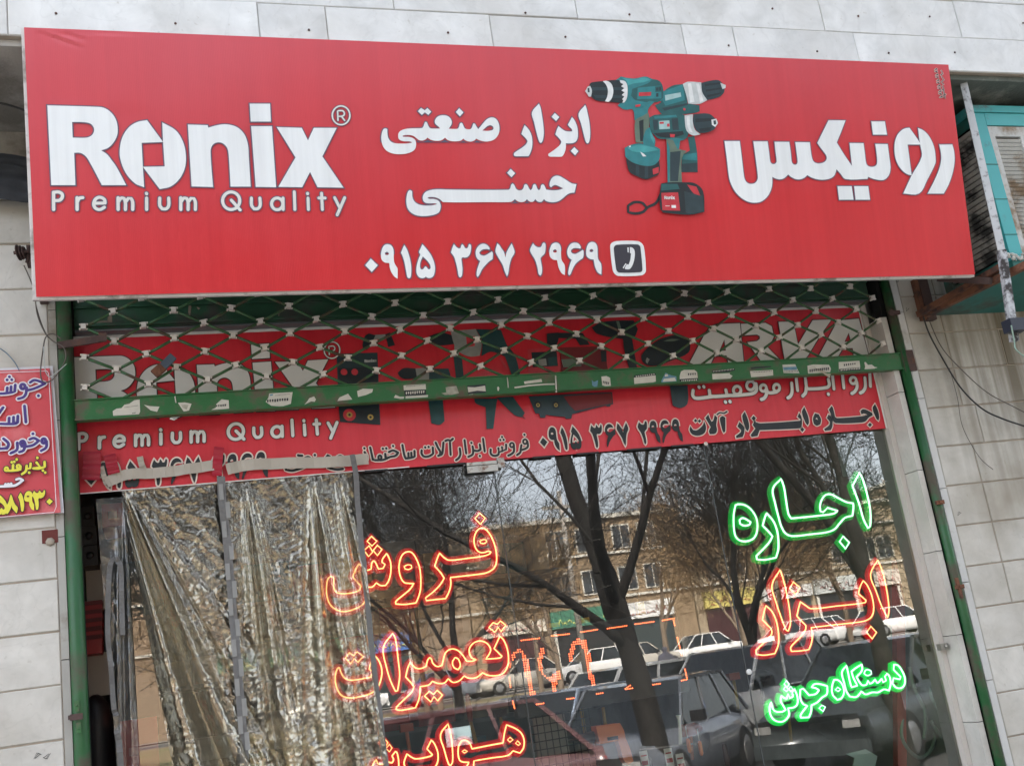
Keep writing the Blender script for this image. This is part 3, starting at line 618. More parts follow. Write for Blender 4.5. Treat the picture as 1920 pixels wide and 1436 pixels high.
# printed picture of three drills
PC = {'t': (.025, .19, .21), 'T': (.05, .30, .31), 'd': (.022, .045, .055), 'D': (.012, .022, .028), 's': (.50, .54, .54), 'w': (.68, .70, .70), 'r': (.50, .035, .05), 'g': (.12, .17, .13), 'm': (.018, .10, .105), 'l': (.33, .50, .50)}
PM = {k: mat('print_' + {'t': 'teal', 'T': 'light_teal', 'd': 'slate', 'D': 'near_black', 's': 'silver', 'w': 'pale', 'r': 'red', 'g': 'olive', 'm': 'deep_teal', 'l': 'label_teal'}[k], v, .42, var=.34, scale=30) for k, v in PC.items()}
KEYS = list(PC)
DR = [('m', "1000,660 1060,650 1085,800 1090,975 940,975 950,820 1020,780"), ('d', "945,900 1088,890 1090,975 940,975"), ('t', "955,820 1080,800 1085,870 950,860"),
 ('m', "770,270 860,200 955,185 980,250 1000,360 1105,375 1108,430 1060,445 900,460 780,460 735,420 705,375 760,350"), ('t', "780,250 955,190 975,330 800,380 770,320"), ('l', "795,285 935,260 942,298 800,335"), ('d', "770,400 1000,355 1000,372 790,425"),
 ('s', "955,185 1000,165 1120,170 1140,230 1175,330 1100,365 1005,360 985,280"), ('w', "1000,180 1030,178 1060,345 1020,352"), ('w', "1075,180 1100,178 1140,338 1110,350"), ('d', "1120,175 1180,160 1270,150 1310,180 1330,240 1300,290 1240,315 1175,330 1130,260"), ('D', "1150,185 1290,170 1295,185 1155,205"), ('D', "1160,235 1310,215 1312,228 1165,255"), ('D', "1170,285 1300,260 1295,275 1178,305"), ('s', "1290,175 1340,195 1338,222 1310,232"),
 ('t', "370,380 395,352 350,150 385,130 400,118 450,130 530,135 620,118 680,140 745,160 775,210 780,300 760,340 640,345 630,380 600,430 580,470 520,515 515,440 500,410 430,415"),
 ('T', "400,128 520,145 610,126 670,148 600,170 520,180 460,200 450,160"), ('m', "500,230 640,180 690,145 745,160 775,210 778,310 720,350 530,330 490,290"), ('t', "550,220 760,200 762,315 545,322"), ('m', "705,210 760,203 762,255 708,260"), ('d', "712,220 735,217 735,245 714,247"), ('d', "742,216 758,214 758,243 742,245"), ('d', "714,270 735,268 735,300 714,302"), ('r', "560,262 670,258 668,290 558,296"),
 ('D', "120,185 150,170 240,160 350,150 430,160 452,230 445,330 415,355 370,355 270,345 200,340 140,310 112,240"), ('d', "130,215 440,215 442,240 128,245"), ('d', "150,285 430,290 415,310 170,312"), ('w', "235,162 275,160 315,190 330,250 318,310 290,345 255,342 275,300 280,235 262,190"),
 ('w', "388,153 430,160 452,190 458,240 452,310 430,350 412,355 420,330 408,325 428,300 405,285 430,262 402,245 428,225 400,208 420,188 395,175"), ('s', "75,250 85,240 100,212 122,205 138,245 130,300 110,303 92,272"), ('d', "98,225 115,222 118,262 100,262"),
 ('t', "515,430 600,400 640,345 700,345 640,420 650,480 620,520 540,520 520,500"), ('r', "525,375 575,368 570,388 530,395"),
 ('g', "530,510 600,470 640,440 652,490 645,580 615,650 590,715 530,712 520,600"), ('D', "560,520 600,505 600,700 570,700"), ('t', "620,600 655,575 680,640 705,690 700,750 600,740 595,690"), ('T', "655,590 680,640 700,690 690,720 660,650"),
 ('t', "430,760 480,735 560,720 700,745 748,770 742,860 690,915 600,920 500,890 435,840"), ('T', "455,760 560,735 700,760 735,780 600,800 500,790"), ('w', "570,795 600,812 625,835 595,838 580,815"), ('w', "470,742 486,740 484,752 470,754"),
 ('D', "440,850 500,890 600,920 690,915 742,870 740,985 690,1020 620,1042 540,1015 470,970"), ('d', "530,910 560,920 560,1010 530,1000"), ('d', "610,925 640,925 640,1030 610,1030"), ('r', "680,950 735,930 735,985 685,1000"),
 ('m', "650,490 700,465 900,455 965,465 1000,640 960,690 900,690 860,680 740,680 690,640 660,600"), ('t', "690,480 890,465 900,485 700,500"), ('l', "735,520 830,515 835,590 740,595"), ('r', "742,530 780,527 780,545 742,547"), ('r', "808,545 830,543 832,570 810,572"), ('d', "680,510 725,510 725,600 690,600"), ('d', "850,500 905,495 915,600 860,600"), ('D', "690,630 950,610 960,640 860,668 740,660"),
 ('s', "965,470 1040,460 1040,530 1060,600 1110,640 1040,650 985,610 970,540"), ('w', "985,480 1010,475 1015,560 1040,625 1010,615 990,560"), ('d', "1045,460 1180,455 1240,500 1262,540 1225,600 1120,630 1070,605 1040,530"), ('D', "1060,500 1200,495 1215,520 1062,535"), ('D', "1090,590 1210,575 1190,605 1110,620"), ('w', "1205,510 1250,500 1265,540 1240,575 1210,555"), ('d', "1222,518 1245,515 1248,550 1228,555"),
 ('t', "850,670 960,685 925,700 915,770 900,800 850,780 800,690"), ('r', "832,638 880,640 872,668 838,667"),
 ('g', "800,680 860,690 900,770 985,790 950,830 935,900 942,1075 815,1080 808,900 805,760"), ('t', "805,700 830,760 830,1075 812,1078"), ('d', "835,800 930,790 905,1060 835,1060"),
 ('D', "755,1080 830,1070 960,1070 1060,1080 1130,1150 1142,1335 1010,1362 770,1342 745,1300 740,1170"), ('m', "755,1085 900,1085 920,1130 755,1145"), ('d', "960,1150 1125,1190 1138,1330 1010,1352 975,1340"), ('r', "755,1165 905,1160 925,1325 765,1320"), ('r', "985,1090 1070,1110 1105,1190 1070,1180 1040,1165"), ('w', "792,1280 830,1280 830,1285 792,1285"), ('w', "845,1275 885,1275 887,1300 847,1300")]
mb = MB()
for i, (k, t) in enumerate(DR): mb.poly(SIGN, sm(pixc(SIGN, G(t, 1080, 120, 4.787))), HS - .001 + i * .00012, KEYS.index(k))
mb.ribbon(SIGN, smooth(pixc(SIGN, G("755,1175 715,1250 640,1290 600,1330 530,1345 465,1335 465,1275 520,1245 590,1250 625,1285", 1080, 120, 4.787))[0], False), .0105, HS, KEYS.index('D'))
mb.poly(SIGN, [circ(*SIGN.pix(1080 + 965 / 4.787, 120 + 415 / 4.787), .0055, .0055, 12)], HS + .004, KEYS.index('r'))
c0 = SIGN.pix(1080 + 782 / 4.787, 120 + 1225 / 4.787); lx0 = min(p[0] for g_ in LOGO for p in g_[0]); ly0 = min(p[1] for g_ in LOGO for p in g_[0]); lx1 = max(p[0] for g_ in LOGO for p in g_[0])
k_ = (SIGN.pix(1080 + 875 / 4.787, 371)[0] - c0[0]) / (lx1 - lx0)
for gl in LOGO: mb.poly(SIGN, [[(c0[0] + (p[0] - lx0) * k_, c0[1] + (p[1] - ly0) * k_) for p in c] for c in gl], HS + .009, KEYS.index('w'))
lab(mb.build('printed_picture', [PM[k] for k in KEYS], sign), 'printed picture of three teal cordless drills')
# ------------------------------------------------------------ roller grille, its bottom bar and its side posts
gr = thing('security_grille', 'half raised green steel lattice grille with cream clips under the red sign', 'grille', (1.6, 0, 3.0))
PX, PZ = .2158, .0568
def node(i, j):
    rnd = random.Random(i * 31 + j * 7)
    return Vector((.136 + PX * i + (.5 * PX if j % 2 else 0) - PX * (2 if 0 else 0) + rnd.uniform(-.004, .004), rnd.uniform(-.004, .003) - .004, 2.785 + PZ * j + rnd.uniform(-.004, .004) - (.0 if j else .004)))
# even rows carry x = .136 + k*PX - PX (phase taken from the photographed clips)
rodmesh = {}
for j in range(0, 8):
    for i in range(-2, 15):
        a = node(i, j)
        for s in (0, 1):
            if j % 2 == 0: bb = node(i - 1 + s, j + 1)
            else: bb = node(i + s, j + 1)
            if min(a.x, bb.x) < -.235 or max(a.x, bb.x) > 3.34: continue
            mb = MB(); off = Vector((0, .004 * (1 if s else -1), 0)); d = (bb - a).normalized() * .006
            mb.tube([a + off + d * 0, bb + off - d * 0], .0056, 6); mb.build('lattice_rod', M['rod'], gr)
clip = MB(); clip.box((-.009, -.012, -.010), (.009, .010, .010)); clip.box((-.015, -.006, -.013), (-.010, .004, -.006)); clip.box((.010, -.006, .006), (.016, .004, .012)); clip.box((-.015, -.006, .006), (-.009, .004, .011)); clip.box((.010, -.006, -.012), (.015, .004, -.007))
c0 = None
for j in range(1, 9):
    for i in range(-2, 15):
        a = node(i, j)
        if a.x < -.21 or a.x > 3.30: continue
        if c0 is None: c0 = clip.build('clip', M['clip']); o = c0
        else: o = c0.copy(); COL.objects.link(o)
        o.location = a + Vector((0, -.004, 0)); o.rotation_euler = (0, R(random.uniform(-14, 14)), 0); o.parent = gr; o.matrix_parent_inverse = gr.matrix_world.inverted()
mb = MB(); mb.box((-.235, -.020, 2.718), (3.335, .008, 2.786)); mb.box((-.235, -.026, 2.712), (3.335, .012, 2.7175)); mb.box((-.235, -.026, 2.7865), (3.335, -.018, 2.791))
bar = mb.build('bottom_bar', M['green'], gr)
mb = MB(); mb.box((3.335, -.03, 2.70), (3.40, .0, 2.80)); mb.build('bar_shoe', M['rust_d'], gr)
# coiled upper part: dark green drum box behind the lattice
mb = MB(); mb.box((-.22, .045, 3.082), (3.29, .09, 3.27)); mb.box((-.22, .035, 3.162), (3.29, .044, 3.170)); mb.box((-.22, .030, 3.088), (3.29, .044, 3.10)); mb.box((-.22, .04, 3.28), (3.29, .3, 3.69))
hb = tag(mb.build('shutter_box', M['green_d']), 'dark green sheet steel shutter box behind the top of the lattice', 'shutter box')
mb = MB(); V = vplane(.0445)
for t in ("505,225 560,222 545,245 485,248", "555,195 575,195 578,245 550,245", "970,140 985,150 975,220 968,175", "1010,150 1030,160 1020,168", "1430,170 1438,175 1436,215 1430,205"):
    mb.poly(V, pixc(V, G(t, 0, 520, 2.743)), .001)
for t in ("700,40 760,10 790,20 730,60",): mb.poly(V, pixc(V, G(t, 1240 + 60, 520, 3.2)), .001)
mb.build('paint_scar', mat('bare_primer', (.20, .16, .12), .8, var=.4, scale=30), hb)
mb = MB(); mb.box((-.22, .05, 3.0735), (3.29, .12, 3.081)); tag(mb.build('tin_strip', mat('grey_tin', (.16, .18, .19), .5, metal=.4)), 'grey tin strip between shutter box and inner banner', 'strip')

posts = thing('grille_post', 'green round grille post at the left of the window', 'post', (-.25, -.01, 0))
mb = MB(); mb.tube([(-.252, -.012, 0), (-.252, -.012, 3.5)], .0265, 20); mb.build('pole', M['green_p'], posts)
mb = MB(); mb.box((-.2785, .016, 0), (-.226, .05, 3.5)); mb.build('channel', M['black'], posts)
q = onY(145, 1342, -.03)
mb = MB(); mb.box((q.x - .022, -.048, q.z - .012), (q.x + .018, -.037, q.z + .008)); mb.box((q.x - .028, -.046, q.z - .008), (q.x - .0225, -.02, q.z + .006)); mb.build('hinge', M['rust_d'], posts)
mb = MB(); mb.box((q.x - .006, -.046, q.z + .015), (q.x + .008, -.040, q.z + .05)); mb.box((q.x - .004, -.046, q.z - .055), (q.x + .011, -.040, q.z - .022)); mb.lathe((q.x + .001, -.0465, q.z + .035), (0, -1, 0), [(0, .004), (.002, .004)], 8); mb.lathe((q.x + .003, -.0465, q.z - .04), (0, -1, 0), [(0, .0045), (.003, .003)], 8); mb.build('latch_plate', M['green'], posts)
post2 = thing('grille_post', 'scuffed green grille post with rusty latches at the right of the window', 'post', (3.35, -.01, 0))
mb = MB(); mb.tube([(3.349, -.012, 0), (3.349, -.012, 3.5)], .0215, 20); mb.build('pole', M['green_p'], post2)
for (px, py, k) in ((1760, 942, 0), (1797, 1100, 1)):
    q = onY(px, py, -.035); mb = MB(); mb.box((q.x - .018, -.045, q.z - .009), (q.x + .024, -.033, q.z + .009)); mb.box((q.x - .004, -.052, q.z - .005), (q.x + .008, -.0455, q.z + .006))
    if k: mb.box((q.x - .012, -.046, q.z + .0095), (q.x + .002, -.036, q.z + .04)); mb.box((q.x - .008, -.046, q.z - .05), (q.x + .006, -.036, q.z - .0095))
    mb.build('latch', M['rust'], post2)
q = onY(1675, 588, -.03); mb = MB(); mb.box((q.x - .03, -.045, q.z - .008), (q.x + .028, -.034, q.z + .010)); mb.box((q.x - .03, -.048, q.z - .016), (q.x - .012, -.0455, q.z + .014)); mb.build('latch', M['rust_d'], post2)
# rusty lock arm and hanging padlock on the lattice
a, b_ = onY(108, 648, -.045), onY(197, 634, -.045)
mb = MB(); mb.bar(a, b_, .010, .026); mb.box((b_.x - .022, -.060, b_.z - .016), (b_.x + .006, -.0505, b_.z + .016)); tag(mb.build('lock_arm', M['rust_d']), 'rusty brown flat bar arm fixed across the left post', 'bar')
la = Plane(onY(307, 683, -.03), ray(960, 718).cross(Vector((0, 0, 1))).normalized(), (0, 0, 1), (0, -1, 0))
pk = thing('padlock', 'small padlock with blue grey top and rusty brass bottom hanging on the lattice', 'padlock', onY(307, 683, -.03))
a, b_, c = onY(325, 668, -.03), onY(305, 688, -.03), onY(289, 702, -.03)
mb = MB(); mb.bar(a, b_, .030, .016, up=(0, -1, 0)); mb.build('sleeve', mat('blue_grey_plastic', (.06, .085, .12), .6), pk)
mb = MB(); mb.bar(b_, c, .034, .020, up=(0, -1, 0)); mb.build('lock_body', M['rust'], pk)

# stickers along the bar
V = vplane(-.0206); st_m = [mat('sticker_paper', (.55, .53, .46), .7, var=.15, scale=40), M['print_k'], mat('sticker_blue', (.12, .25, .33), .7, var=.5, scale=60), mat('glue_residue', (.34, .33, .27), .8, var=.5, scale=60)]
def stick(items, lb=None, h=0):
    mb = MB()
    for n_, (mi, t, ox, oy, s) in enumerate(items):
        mb.poly(V, pixc(V, G(t, ox, oy, s)), .0006 + n_ * .0005 + h, mi)
    o = mb.build('sticker', st_m, bar)
    if lb: lab(o, lb)
A4, A6, A7 = (0, 520, 2.743), (640, 520, 3.2), (1240, 590, 4.364)
def dash(x0, y0, x1, y1, n_, w=6, hh=4):
    out = []
    for i in range(n_):
        t = (i + .1) / n_; x = x0 + (x1 - x0) * t; y = y0 + (y1 - y0) * t; ww = (x1 - x0) / n_ * .62; j = hh * (.4 + .6 * random.random())
        out.append(f"{x},{y} {x+ww},{y-.5} {x+ww*.9},{y+j} {x+ww*.5},{y+hh} {x},{y+j}")
    return out
def txt(x0, y0, x1, y1, n_, hh, A, mi=1): return [(mi, t, *A) for t in dash(x0, y0, x1, y1, n_, hh=hh)]
stick([(0, "580,687 600,675 625,672 640,655 665,650 690,632 718,628 721,690 715,704 582,712", *A4)] + txt(640, 668, 712, 660, 12, 3, A4) + txt(680, 699, 700, 696, 4, 6, A4), 'torn white sticker at the left end')
stick([(0, "740,655 770,662 820,665 808,692 775,684", *A4)])
stick([(0, "915,645 950,643 985,650 972,685 945,690 930,668", *A4), (3, "930,655 970,655 960,680 940,672", *A4)])
stick([(0, "1112,652 1140,627 1176,632 1178,675 1086,682 1110,670", *A4)] + txt(1110, 657, 1165, 652, 5, 10, A4))
stick([(0, "1385,597 1505,590 1496,650 1450,665 1395,660 1366,640 1380,620", *A4), (2, "1388,602 1405,600 1403,608 1388,610", *A4)] + txt(1372, 630, 1485, 622, 9, 15, A4) + txt(1415, 608, 1490, 602, 12, 3, A4), 'white sticker with large black digits')
stick([(0, "1590,622 1615,612 1625,628 1618,640 1600,638 1565,655 1580,638", *A4)])
stick([(0, "1745,618 1790,598 1800,612 1812,628 1735,636", *A4)])
stick([(0, "95,682 130,668 190,670 185,690 150,705 100,718", *A6)])
stick([(0, "373,648 505,640 508,672 375,678", *A6), (1, "378,680 507,675 508,706 380,712", *A6), (0, "385,713 520,706 517,728 385,735", *A6)] + txt(385, 688, 500, 681, 9, 17, A6, 0) + txt(385, 655, 495, 649, 14, 4, A6), 'white and black sticker with digits')
stick([(0, "315,722 325,705 350,716 378,716 372,733", *A6)])
stick([(3, "600,695 630,690 625,660 655,655 690,652 706,695 665,705 620,706", *A6)])
stick([(1, "755,650 865,640 868,692 760,700", *A6), (0, "757,658 800,660 862,650 866,684 815,680 762,690", *A6), (0, "765,703 790,700 790,707 765,709", *A6)])
stick([(0, "935,660 942,654 948,665 944,682 937,680", *A6)])
stick([(0, "1095,625 1200,610 1205,628 1100,640", *A6)])
stick([(2, "1502,615 1515,628 1540,617 1535,660 1520,658 1505,648", *A6)])
stick([(0, "1560,595 1590,592 1612,602 1618,655 1600,658 1565,648", *A6)] + txt(1568, 622, 1606, 632, 4, 15, A6), 'small white sticker with four digits')
stick([(0, "1755,600 1885,585 1887,625 1870,630 1758,640", *A6), (1, "1755,588 1885,574 1885,588 1755,602", *A6)] + txt(1765, 592, 1880, 579, 9, 7, A6, 0))
stick([(2, "0,540 20,500 35,475 60,490 95,500 122,505 125,545 0,555", *A7), (0, "20,525 110,515 120,543 10,550", *A7), (0, "30,490 50,487 55,505 28,508", *A7)])
stick([(0, "150,500 160,465 185,452 270,452 292,470 298,520 150,528", *A7), (1, "150,528 300,518 302,555 150,560", *A7)] + txt(215, 480, 285, 478, 4, 20, A7) + txt(160, 538, 290, 530, 9, 12, A7, 0), 'cream sticker with bold black name')
stick([(0, "415,485 560,478 560,488 582,500 560,528 420,541", *A7), (1, "415,458 600,440 602,456 540,470 415,474", *A7)] + txt(420, 462, 590, 446, 14, 8, A7, 0))
stick([(0, "725,462 912,452 915,497 735,515", *A7), (1, "730,432 780,425 895,420 900,430 735,446", *A7)] + txt(745, 470, 900, 462, 12, 6, A7))
stick([(0, "990,410 1095,405 1105,430 1130,480 1000,477", *A7), (2, "995,430 1105,425 1110,452 1000,455", *A7)] + txt(1005, 462, 1115, 462, 9, 8, A7))
stick([(0, "1195,418 1240,408 1370,410 1388,440 1380,475 1200,487", *A7)] + txt(1210, 448, 1370, 432, 10, 24, A7), 'yellowed sticker with digits and a peeled flap')
stick([(0, "1450,388 1620,377 1632,465 1453,472", *A7), (1, "1453,445 1630,430 1631,462 1454,470", *A7)] + txt(1490, 405, 1590, 395, 6, 16, A7) + txt(1462, 450, 1620, 437, 12, 14, A7, 0), 'white sticker with red name and dark strip')
stick([(0, "1660,390 1672,388 1690,412 1720,408 1745,428 1768,432 1740,442 1662,447 1668,425", *A7)])
a, b_, c = onY(1530, 691, -.022), onY(1556, 709, -.035), onY(1558, 699, -.022)
mb = MB(); mb.add([a, onY(1524, 686, -.022), b_, c], [(0, 1, 2), (0, 2, 3)]); mb.build('peeled_flap', mat('aged_paper', (.42, .37, .28), .7), bar)
mb = MB()
for pts, r_ in (("1040,662 1120,650 1200,643 1280,640", .0035), ("1285,590 1288,640 1290,690", .003), ("995,600 999,630 1001,662", .002)): 
    mb.tube([Vector(onY(*p, -.0235)) for p in parse(pts, *A6)[0]], r_, 6)
lab(mb.build('cable_tie', M['clip'], bar), 'cream plastic strap tied round the bar')
mb = MB(); mb.tube([onY(*p, -.0235) for p in parse("900,612 905,645", *A4)[0]], .002, 6); mb.build('cable_tie', M['clip'], bar)
mb = MB(); mb.tube([onY(*p, -.0235) for p in parse("875,725 895,732 910,722", *A4)[0]], .003, 6); mb.build('cable_tie', M['clip'], bar)

# ------------------------------------------------------------ red banner inside the front
BP = vplane(.10)
ban = thing('inner_banner', 'long red printed banner with tool pictures behind the green lattice', 'banner', (1.5, .1, 2.77))
bx0, bx1, bz0, bz1 = -.27, onY(1660, 803, .1).x + .010, 2.467, 3.073
vs = []; fs = []; n1, n2 = 120, 24
for j in range(n2 + 1):
    for i in range(n1 + 1):
        x, z = bx0 + (bx1 - bx0) * i / n1, bz0 + (bz1 - bz0) * j / n2
        vs.append((x, .1015 + .0008 * math.sin(x * 7 + z * 3), z))
for j in range(n2):
    for i in range(n1): k = j * (n1 + 1) + i; fs.append((k, k + 1, k + n1 + 2, k + n1 + 1))
mb = MB(); mb.add(vs, fs, 0, True); mb.build('vinyl_sheet', M['bred'], ban)
mb = MB(); mb.poly(BP, [[(bx0, bz1 - .012), (bx1, bz1 - .012), (bx1, bz1), (bx0, bz1)]], .0012); mb.poly(BP, [[(bx1 - .008, bz0), (bx1, bz0), (bx1, bz1), (bx1 - .008, bz1)]], .0014); mb.poly(BP, [[(bx0, bz0), (1.0, bz0), (1.0, bz0 + .004), (bx0, bz0 + .004)]], .0012); mb.build('white_margin', M['print_grey'], ban)
# logo copied from the sign at its own scale
s0, s1 = SIGN.pix(100.6, 394), SIGN.pix(645.5, 392); t0, t1 = BP.pix(147.6, 842.6), BP.pix(632, 790 + 0)
t1 = BP.pix(631, 802)
ks = (t1[0] - t0[0]) / (s1[0] - s0[0])
def toB(p): return (t0[0] + (p[0] - s0[0]) * ks, t0[1] + (p[1] - s0[1]) * ks)
mb = MB(); vtop = max(p[1] for p in LOGO[0][0])
def toL(p): return toB((p[0], vtop + (p[1] - vtop) * .925 + .004))
for gl in LOGO: fillp(mb, BP, [[toL(p) for p in c] for c in gl], .003, .004)
lab(mb.build('lettering', [M['print_grey'], M['print_dk']], ban), 'large grey brand word in roman letters')
mb = MB(); strokes(mb, BP, TAGS, 0, 0, 2.5643, .0125, .003, 0, tf=toB, ow=.003, omi=1); strokes(mb, BP, TAGC, 0, 0, 1, .0125, .003, 0, True, tf=toB, ow=.003, omi=1)
lab(mb.build('lettering', [M['print_grey'], M['print_dk']], ban), 'small spaced grey slogan')
mb = MB(); strokes(mb, BP, REG, 0, 0, 2.5643, .005, .003, 0, tf=toB, ow=.002, omi=1); strokes(mb, BP, [REGC], 0, 0, 1, .005, .003, 0, True, tf=toB, ow=.002, omi=1)
mb.build('lettering', [M['print_grey'], M['print_dk']], ban)
mb = MB()
for t in ("460,80 640,72 665,330 672,405 550,412 530,335 430,340 395,415 370,430 205,440 345,175 400,100;512,205 470,300 525,296", "648,78 850,70 900,98 918,180 890,240 860,262 985,390 990,400 830,405 700,228 780,218 803,200 803,178 780,165 655,172",
          "955,62 1075,58 1115,245 1235,48 1390,42 1290,180 1200,330 1150,392 1010,398", "1440,50 1612,35 1690,330 1700,360 1575,366 1562,275 1480,280 1425,372 1262,380;1530,150 1495,225 1548,220"):
    fillp(mb, BP, pixc(BP, G(t, *A7)), .003, .005)
lab(mb.build('lettering', [M['print_grey'], M['print_dk']], ban), 'large grey slanted roman word at the right')
Z11 = (1280, 690, 5.053)
WH = ["1768,50 1774,175", "1722,95 1726,180 1705,222 1678,238", "1645,135 1647,185 1625,225 1598,243", "1510,70 1522,190", "1415,75 1428,200", "1375,110 1384,165 1355,188 1190,200 1170,185 1160,112", "1166,185 1160,235 1132,268", "1375,248 1376,252", "1155,88 1156,92", "1070,95 1084,215", "1028,145 1032,225 1015,270 992,285",
      "885,228 830,238 800,232 790,200", "792,225 785,262 765,290 740,300", "690,150 695,210 668,240 600,252 540,258 470,262 415,258 405,210", "440,262 300,272 255,268 248,215", "280,272 160,288 112,285 92,262 95,215", "150,182 152,186", "195,178 197,182", "400,322 402,326", "443,318 445,322"]
WC = [circ(1280 + 1610 / 5.053, 690 + 120 / 5.053, 5.6, 6), circ(1280 + 885 / 5.053, 690 + 190 / 5.053, 5.6, 6.5), circ(1280 + 760 / 5.053, 690 + 192 / 5.053, 5.6, 6), circ(1280 + 640 / 5.053, 690 + 168 / 5.053, 7.5, 8), circ(1280 + 512 / 5.053, 690 + 213 / 5.053, 7, 7.5)]
mb = MB(); strokes(mb, BP, WH, *Z11, .0155, .003, 0, ow=.003, omi=1); strokes(mb, BP, WC, 0, 0, 1, .014, .0031, 0, True, ow=.003, omi=1)
lab(mb.build('lettering', [M['print_grey'], M['print_dk']], ban), 'pale grey script line under the slanted word')
BK = ["1818,340 1795,385 1830,480 1850,500 1858,470 1845,400", "1690,440 1680,410 1700,392 1730,395 1790,425 1797,450 1760,470 1730,505 1690,518 1450,524 1420,500 1400,440 1380,395 1408,360 1420,380 1440,465 1460,475 1690,458 1745,445 1715,432", "1770,518 1750,540 1770,560 1790,538",
      "1378,440 1362,475 1390,510 1385,540 1335,580 1345,598 1400,590 1415,550 1412,490 1395,455", "1250,430 1285,440 1308,490 1300,535 1265,548 1238,530 1230,480;1266,470 1254,484 1278,492", "1148,370 1125,420 1160,520 1180,545 1192,520 1185,460",
      "1100,425 1085,465 1115,490 1105,500 735,525 690,515 680,498 660,540 685,575 640,635 650,655 705,645 725,590 1080,575 1115,565 1127,520 1120,460", "1130,563 1110,585 1130,607 1150,583", "668,453 648,478 670,502 690,475", "585,415 560,460 600,590 615,598 627,560 615,490",
      "535,512 515,555 550,590 545,610 500,645 505,665 565,655 580,610 577,560", "375,455 400,470 400,600 385,615 372,590 350,500 352,470", "240,440 212,475 250,540 262,560 245,600 255,628 305,622 322,590 315,540 325,470 300,445 285,500 270,510 250,470",
      "70,550 62,590 90,632 150,642 205,615 218,560 200,505 185,545 130,590 95,588", "118,483 102,500 118,517 134,500", "155,487 140,504 156,520 172,503"]
mb = MB()
for t in BK: fillp(mb, BP, sm(pixc(BP, G(t, *Z11))), .003, .0045)
strokes(mb, BP, ["322,443 350,425 385,430 416,414"], *Z11, .007, .003, 0, ow=.0045, omi=1)
lab(mb.build('lettering', [M['print_k'], M['print_cream']], ban), 'black cream-edged script at the right end')
def number(c_l, c_r, par, fm, lb, skip=()):
    a, b_ = c_l, c_r; u0 = min(p[0] for p in DG['0'][0]); u1 = max(p[0] for p in DG['9c'][0]); v0 = min(p[1] for p in DG['3'][0])
    kx = (b_[0] - a[0]) / (u1 - u0); mb = MB()
    for key, gl in DG.items():
        if key in skip: continue
        fillp(mb, BP, [[(a[0] + (p[0] - u0) * kx, a[1] + (p[1] - v0) * kx * 1.12) for p in c] for c in gl], .003, .0055)
    return lab(mb.build('lettering', fm, par), lb)
zb = BP.pix(1120, 840)[1]
number((BP.pix(1012, 830)[0], zb), (BP.pix(1281, 828)[0], zb), ban, [M['print_k'], M['print_cream']], 'black phone number in the middle')
zb2 = BP.pix(292, 911)[1]
number((BP.pix(163, 920)[0], zb2), (BP.pix(502, 880)[0], zb2), ban, [M['print_k'], M['print_cream']], 'black phone number half hidden by tape')
SV = ["1800,150 1806,205 1780,228 1740,240", "1740,190 1732,235 1728,265 1695,292", "1770,82 1772,86", "1662,190 1662,255 1640,280 1605,298", "1582,185 1583,235 1545,250 1540,212", "1545,250 1510,262 1503,222", "1508,262 1500,290 1455,300 1425,278 1424,235", "1540,106 1541,110", "1522,136 1523,140", "1556,134 1557,138", "1345,125 1362,255", "1312,185 1320,235 1292,250 1245,245 1238,205", "1244,240 1238,285 1195,310", "1312,300 1313,304", "1225,166 1226,170", "1155,140 1172,275", "1106,225 1112,280 1098,320 1068,345", "1005,165 1012,290", "958,148 985,138 1010,145 1035,125",
      "858,165 880,215 905,260 900,295 885,300", "938,165 930,250 920,285 885,300", "828,215 832,280 790,305 740,308 714,280 714,245", "750,212 751,216", "785,208 786,212", "640,250 642,310 600,322 550,330 535,290 516,190", "608,268 610,318", "578,272 580,324", "378,262 420,245 475,268 445,300 390,312 345,335 340,280", "420,198 421,202", "315,226 316,230", "350,222 351,226", "345,335 300,345 215,345 185,215", "128,262 152,310 148,345", "125,222 126,226"]
mb = MB(); strokes(mb, BP, SV, 660, 800, 5.486, .0095, .003, 0, ow=.0042, omi=1)
strokes(mb, BP, [circ(660 + 1777 / 5.486, 800 + 155 / 5.486, 3.6, 4.2), circ(660 + 1642 / 5.486, 800 + 190 / 5.486, 3.6, 4), circ(660 + 285 / 5.486, 800 + 318 / 5.486, 3, 4)], 0, 0, 1, .0085, .003, 0, True, ow=.0042, omi=1)
strokes(mb, BP, ["1040,185 1041,190", "790,190 795,194 850,196", "900,225 945,215 990,250 940,330 720,420 610,410 590,350", "1185,260 1240,185 1290,260 1240,380 1370,405 1460,395", "1380,220 1420,200 1460,220"], 460, 830, 8, .010, .003, 0, ow=.004, omi=1)
lab(mb.build('lettering', [M['print_k'], M['print_cream']], ban), 'black cream-edged script left of the number')
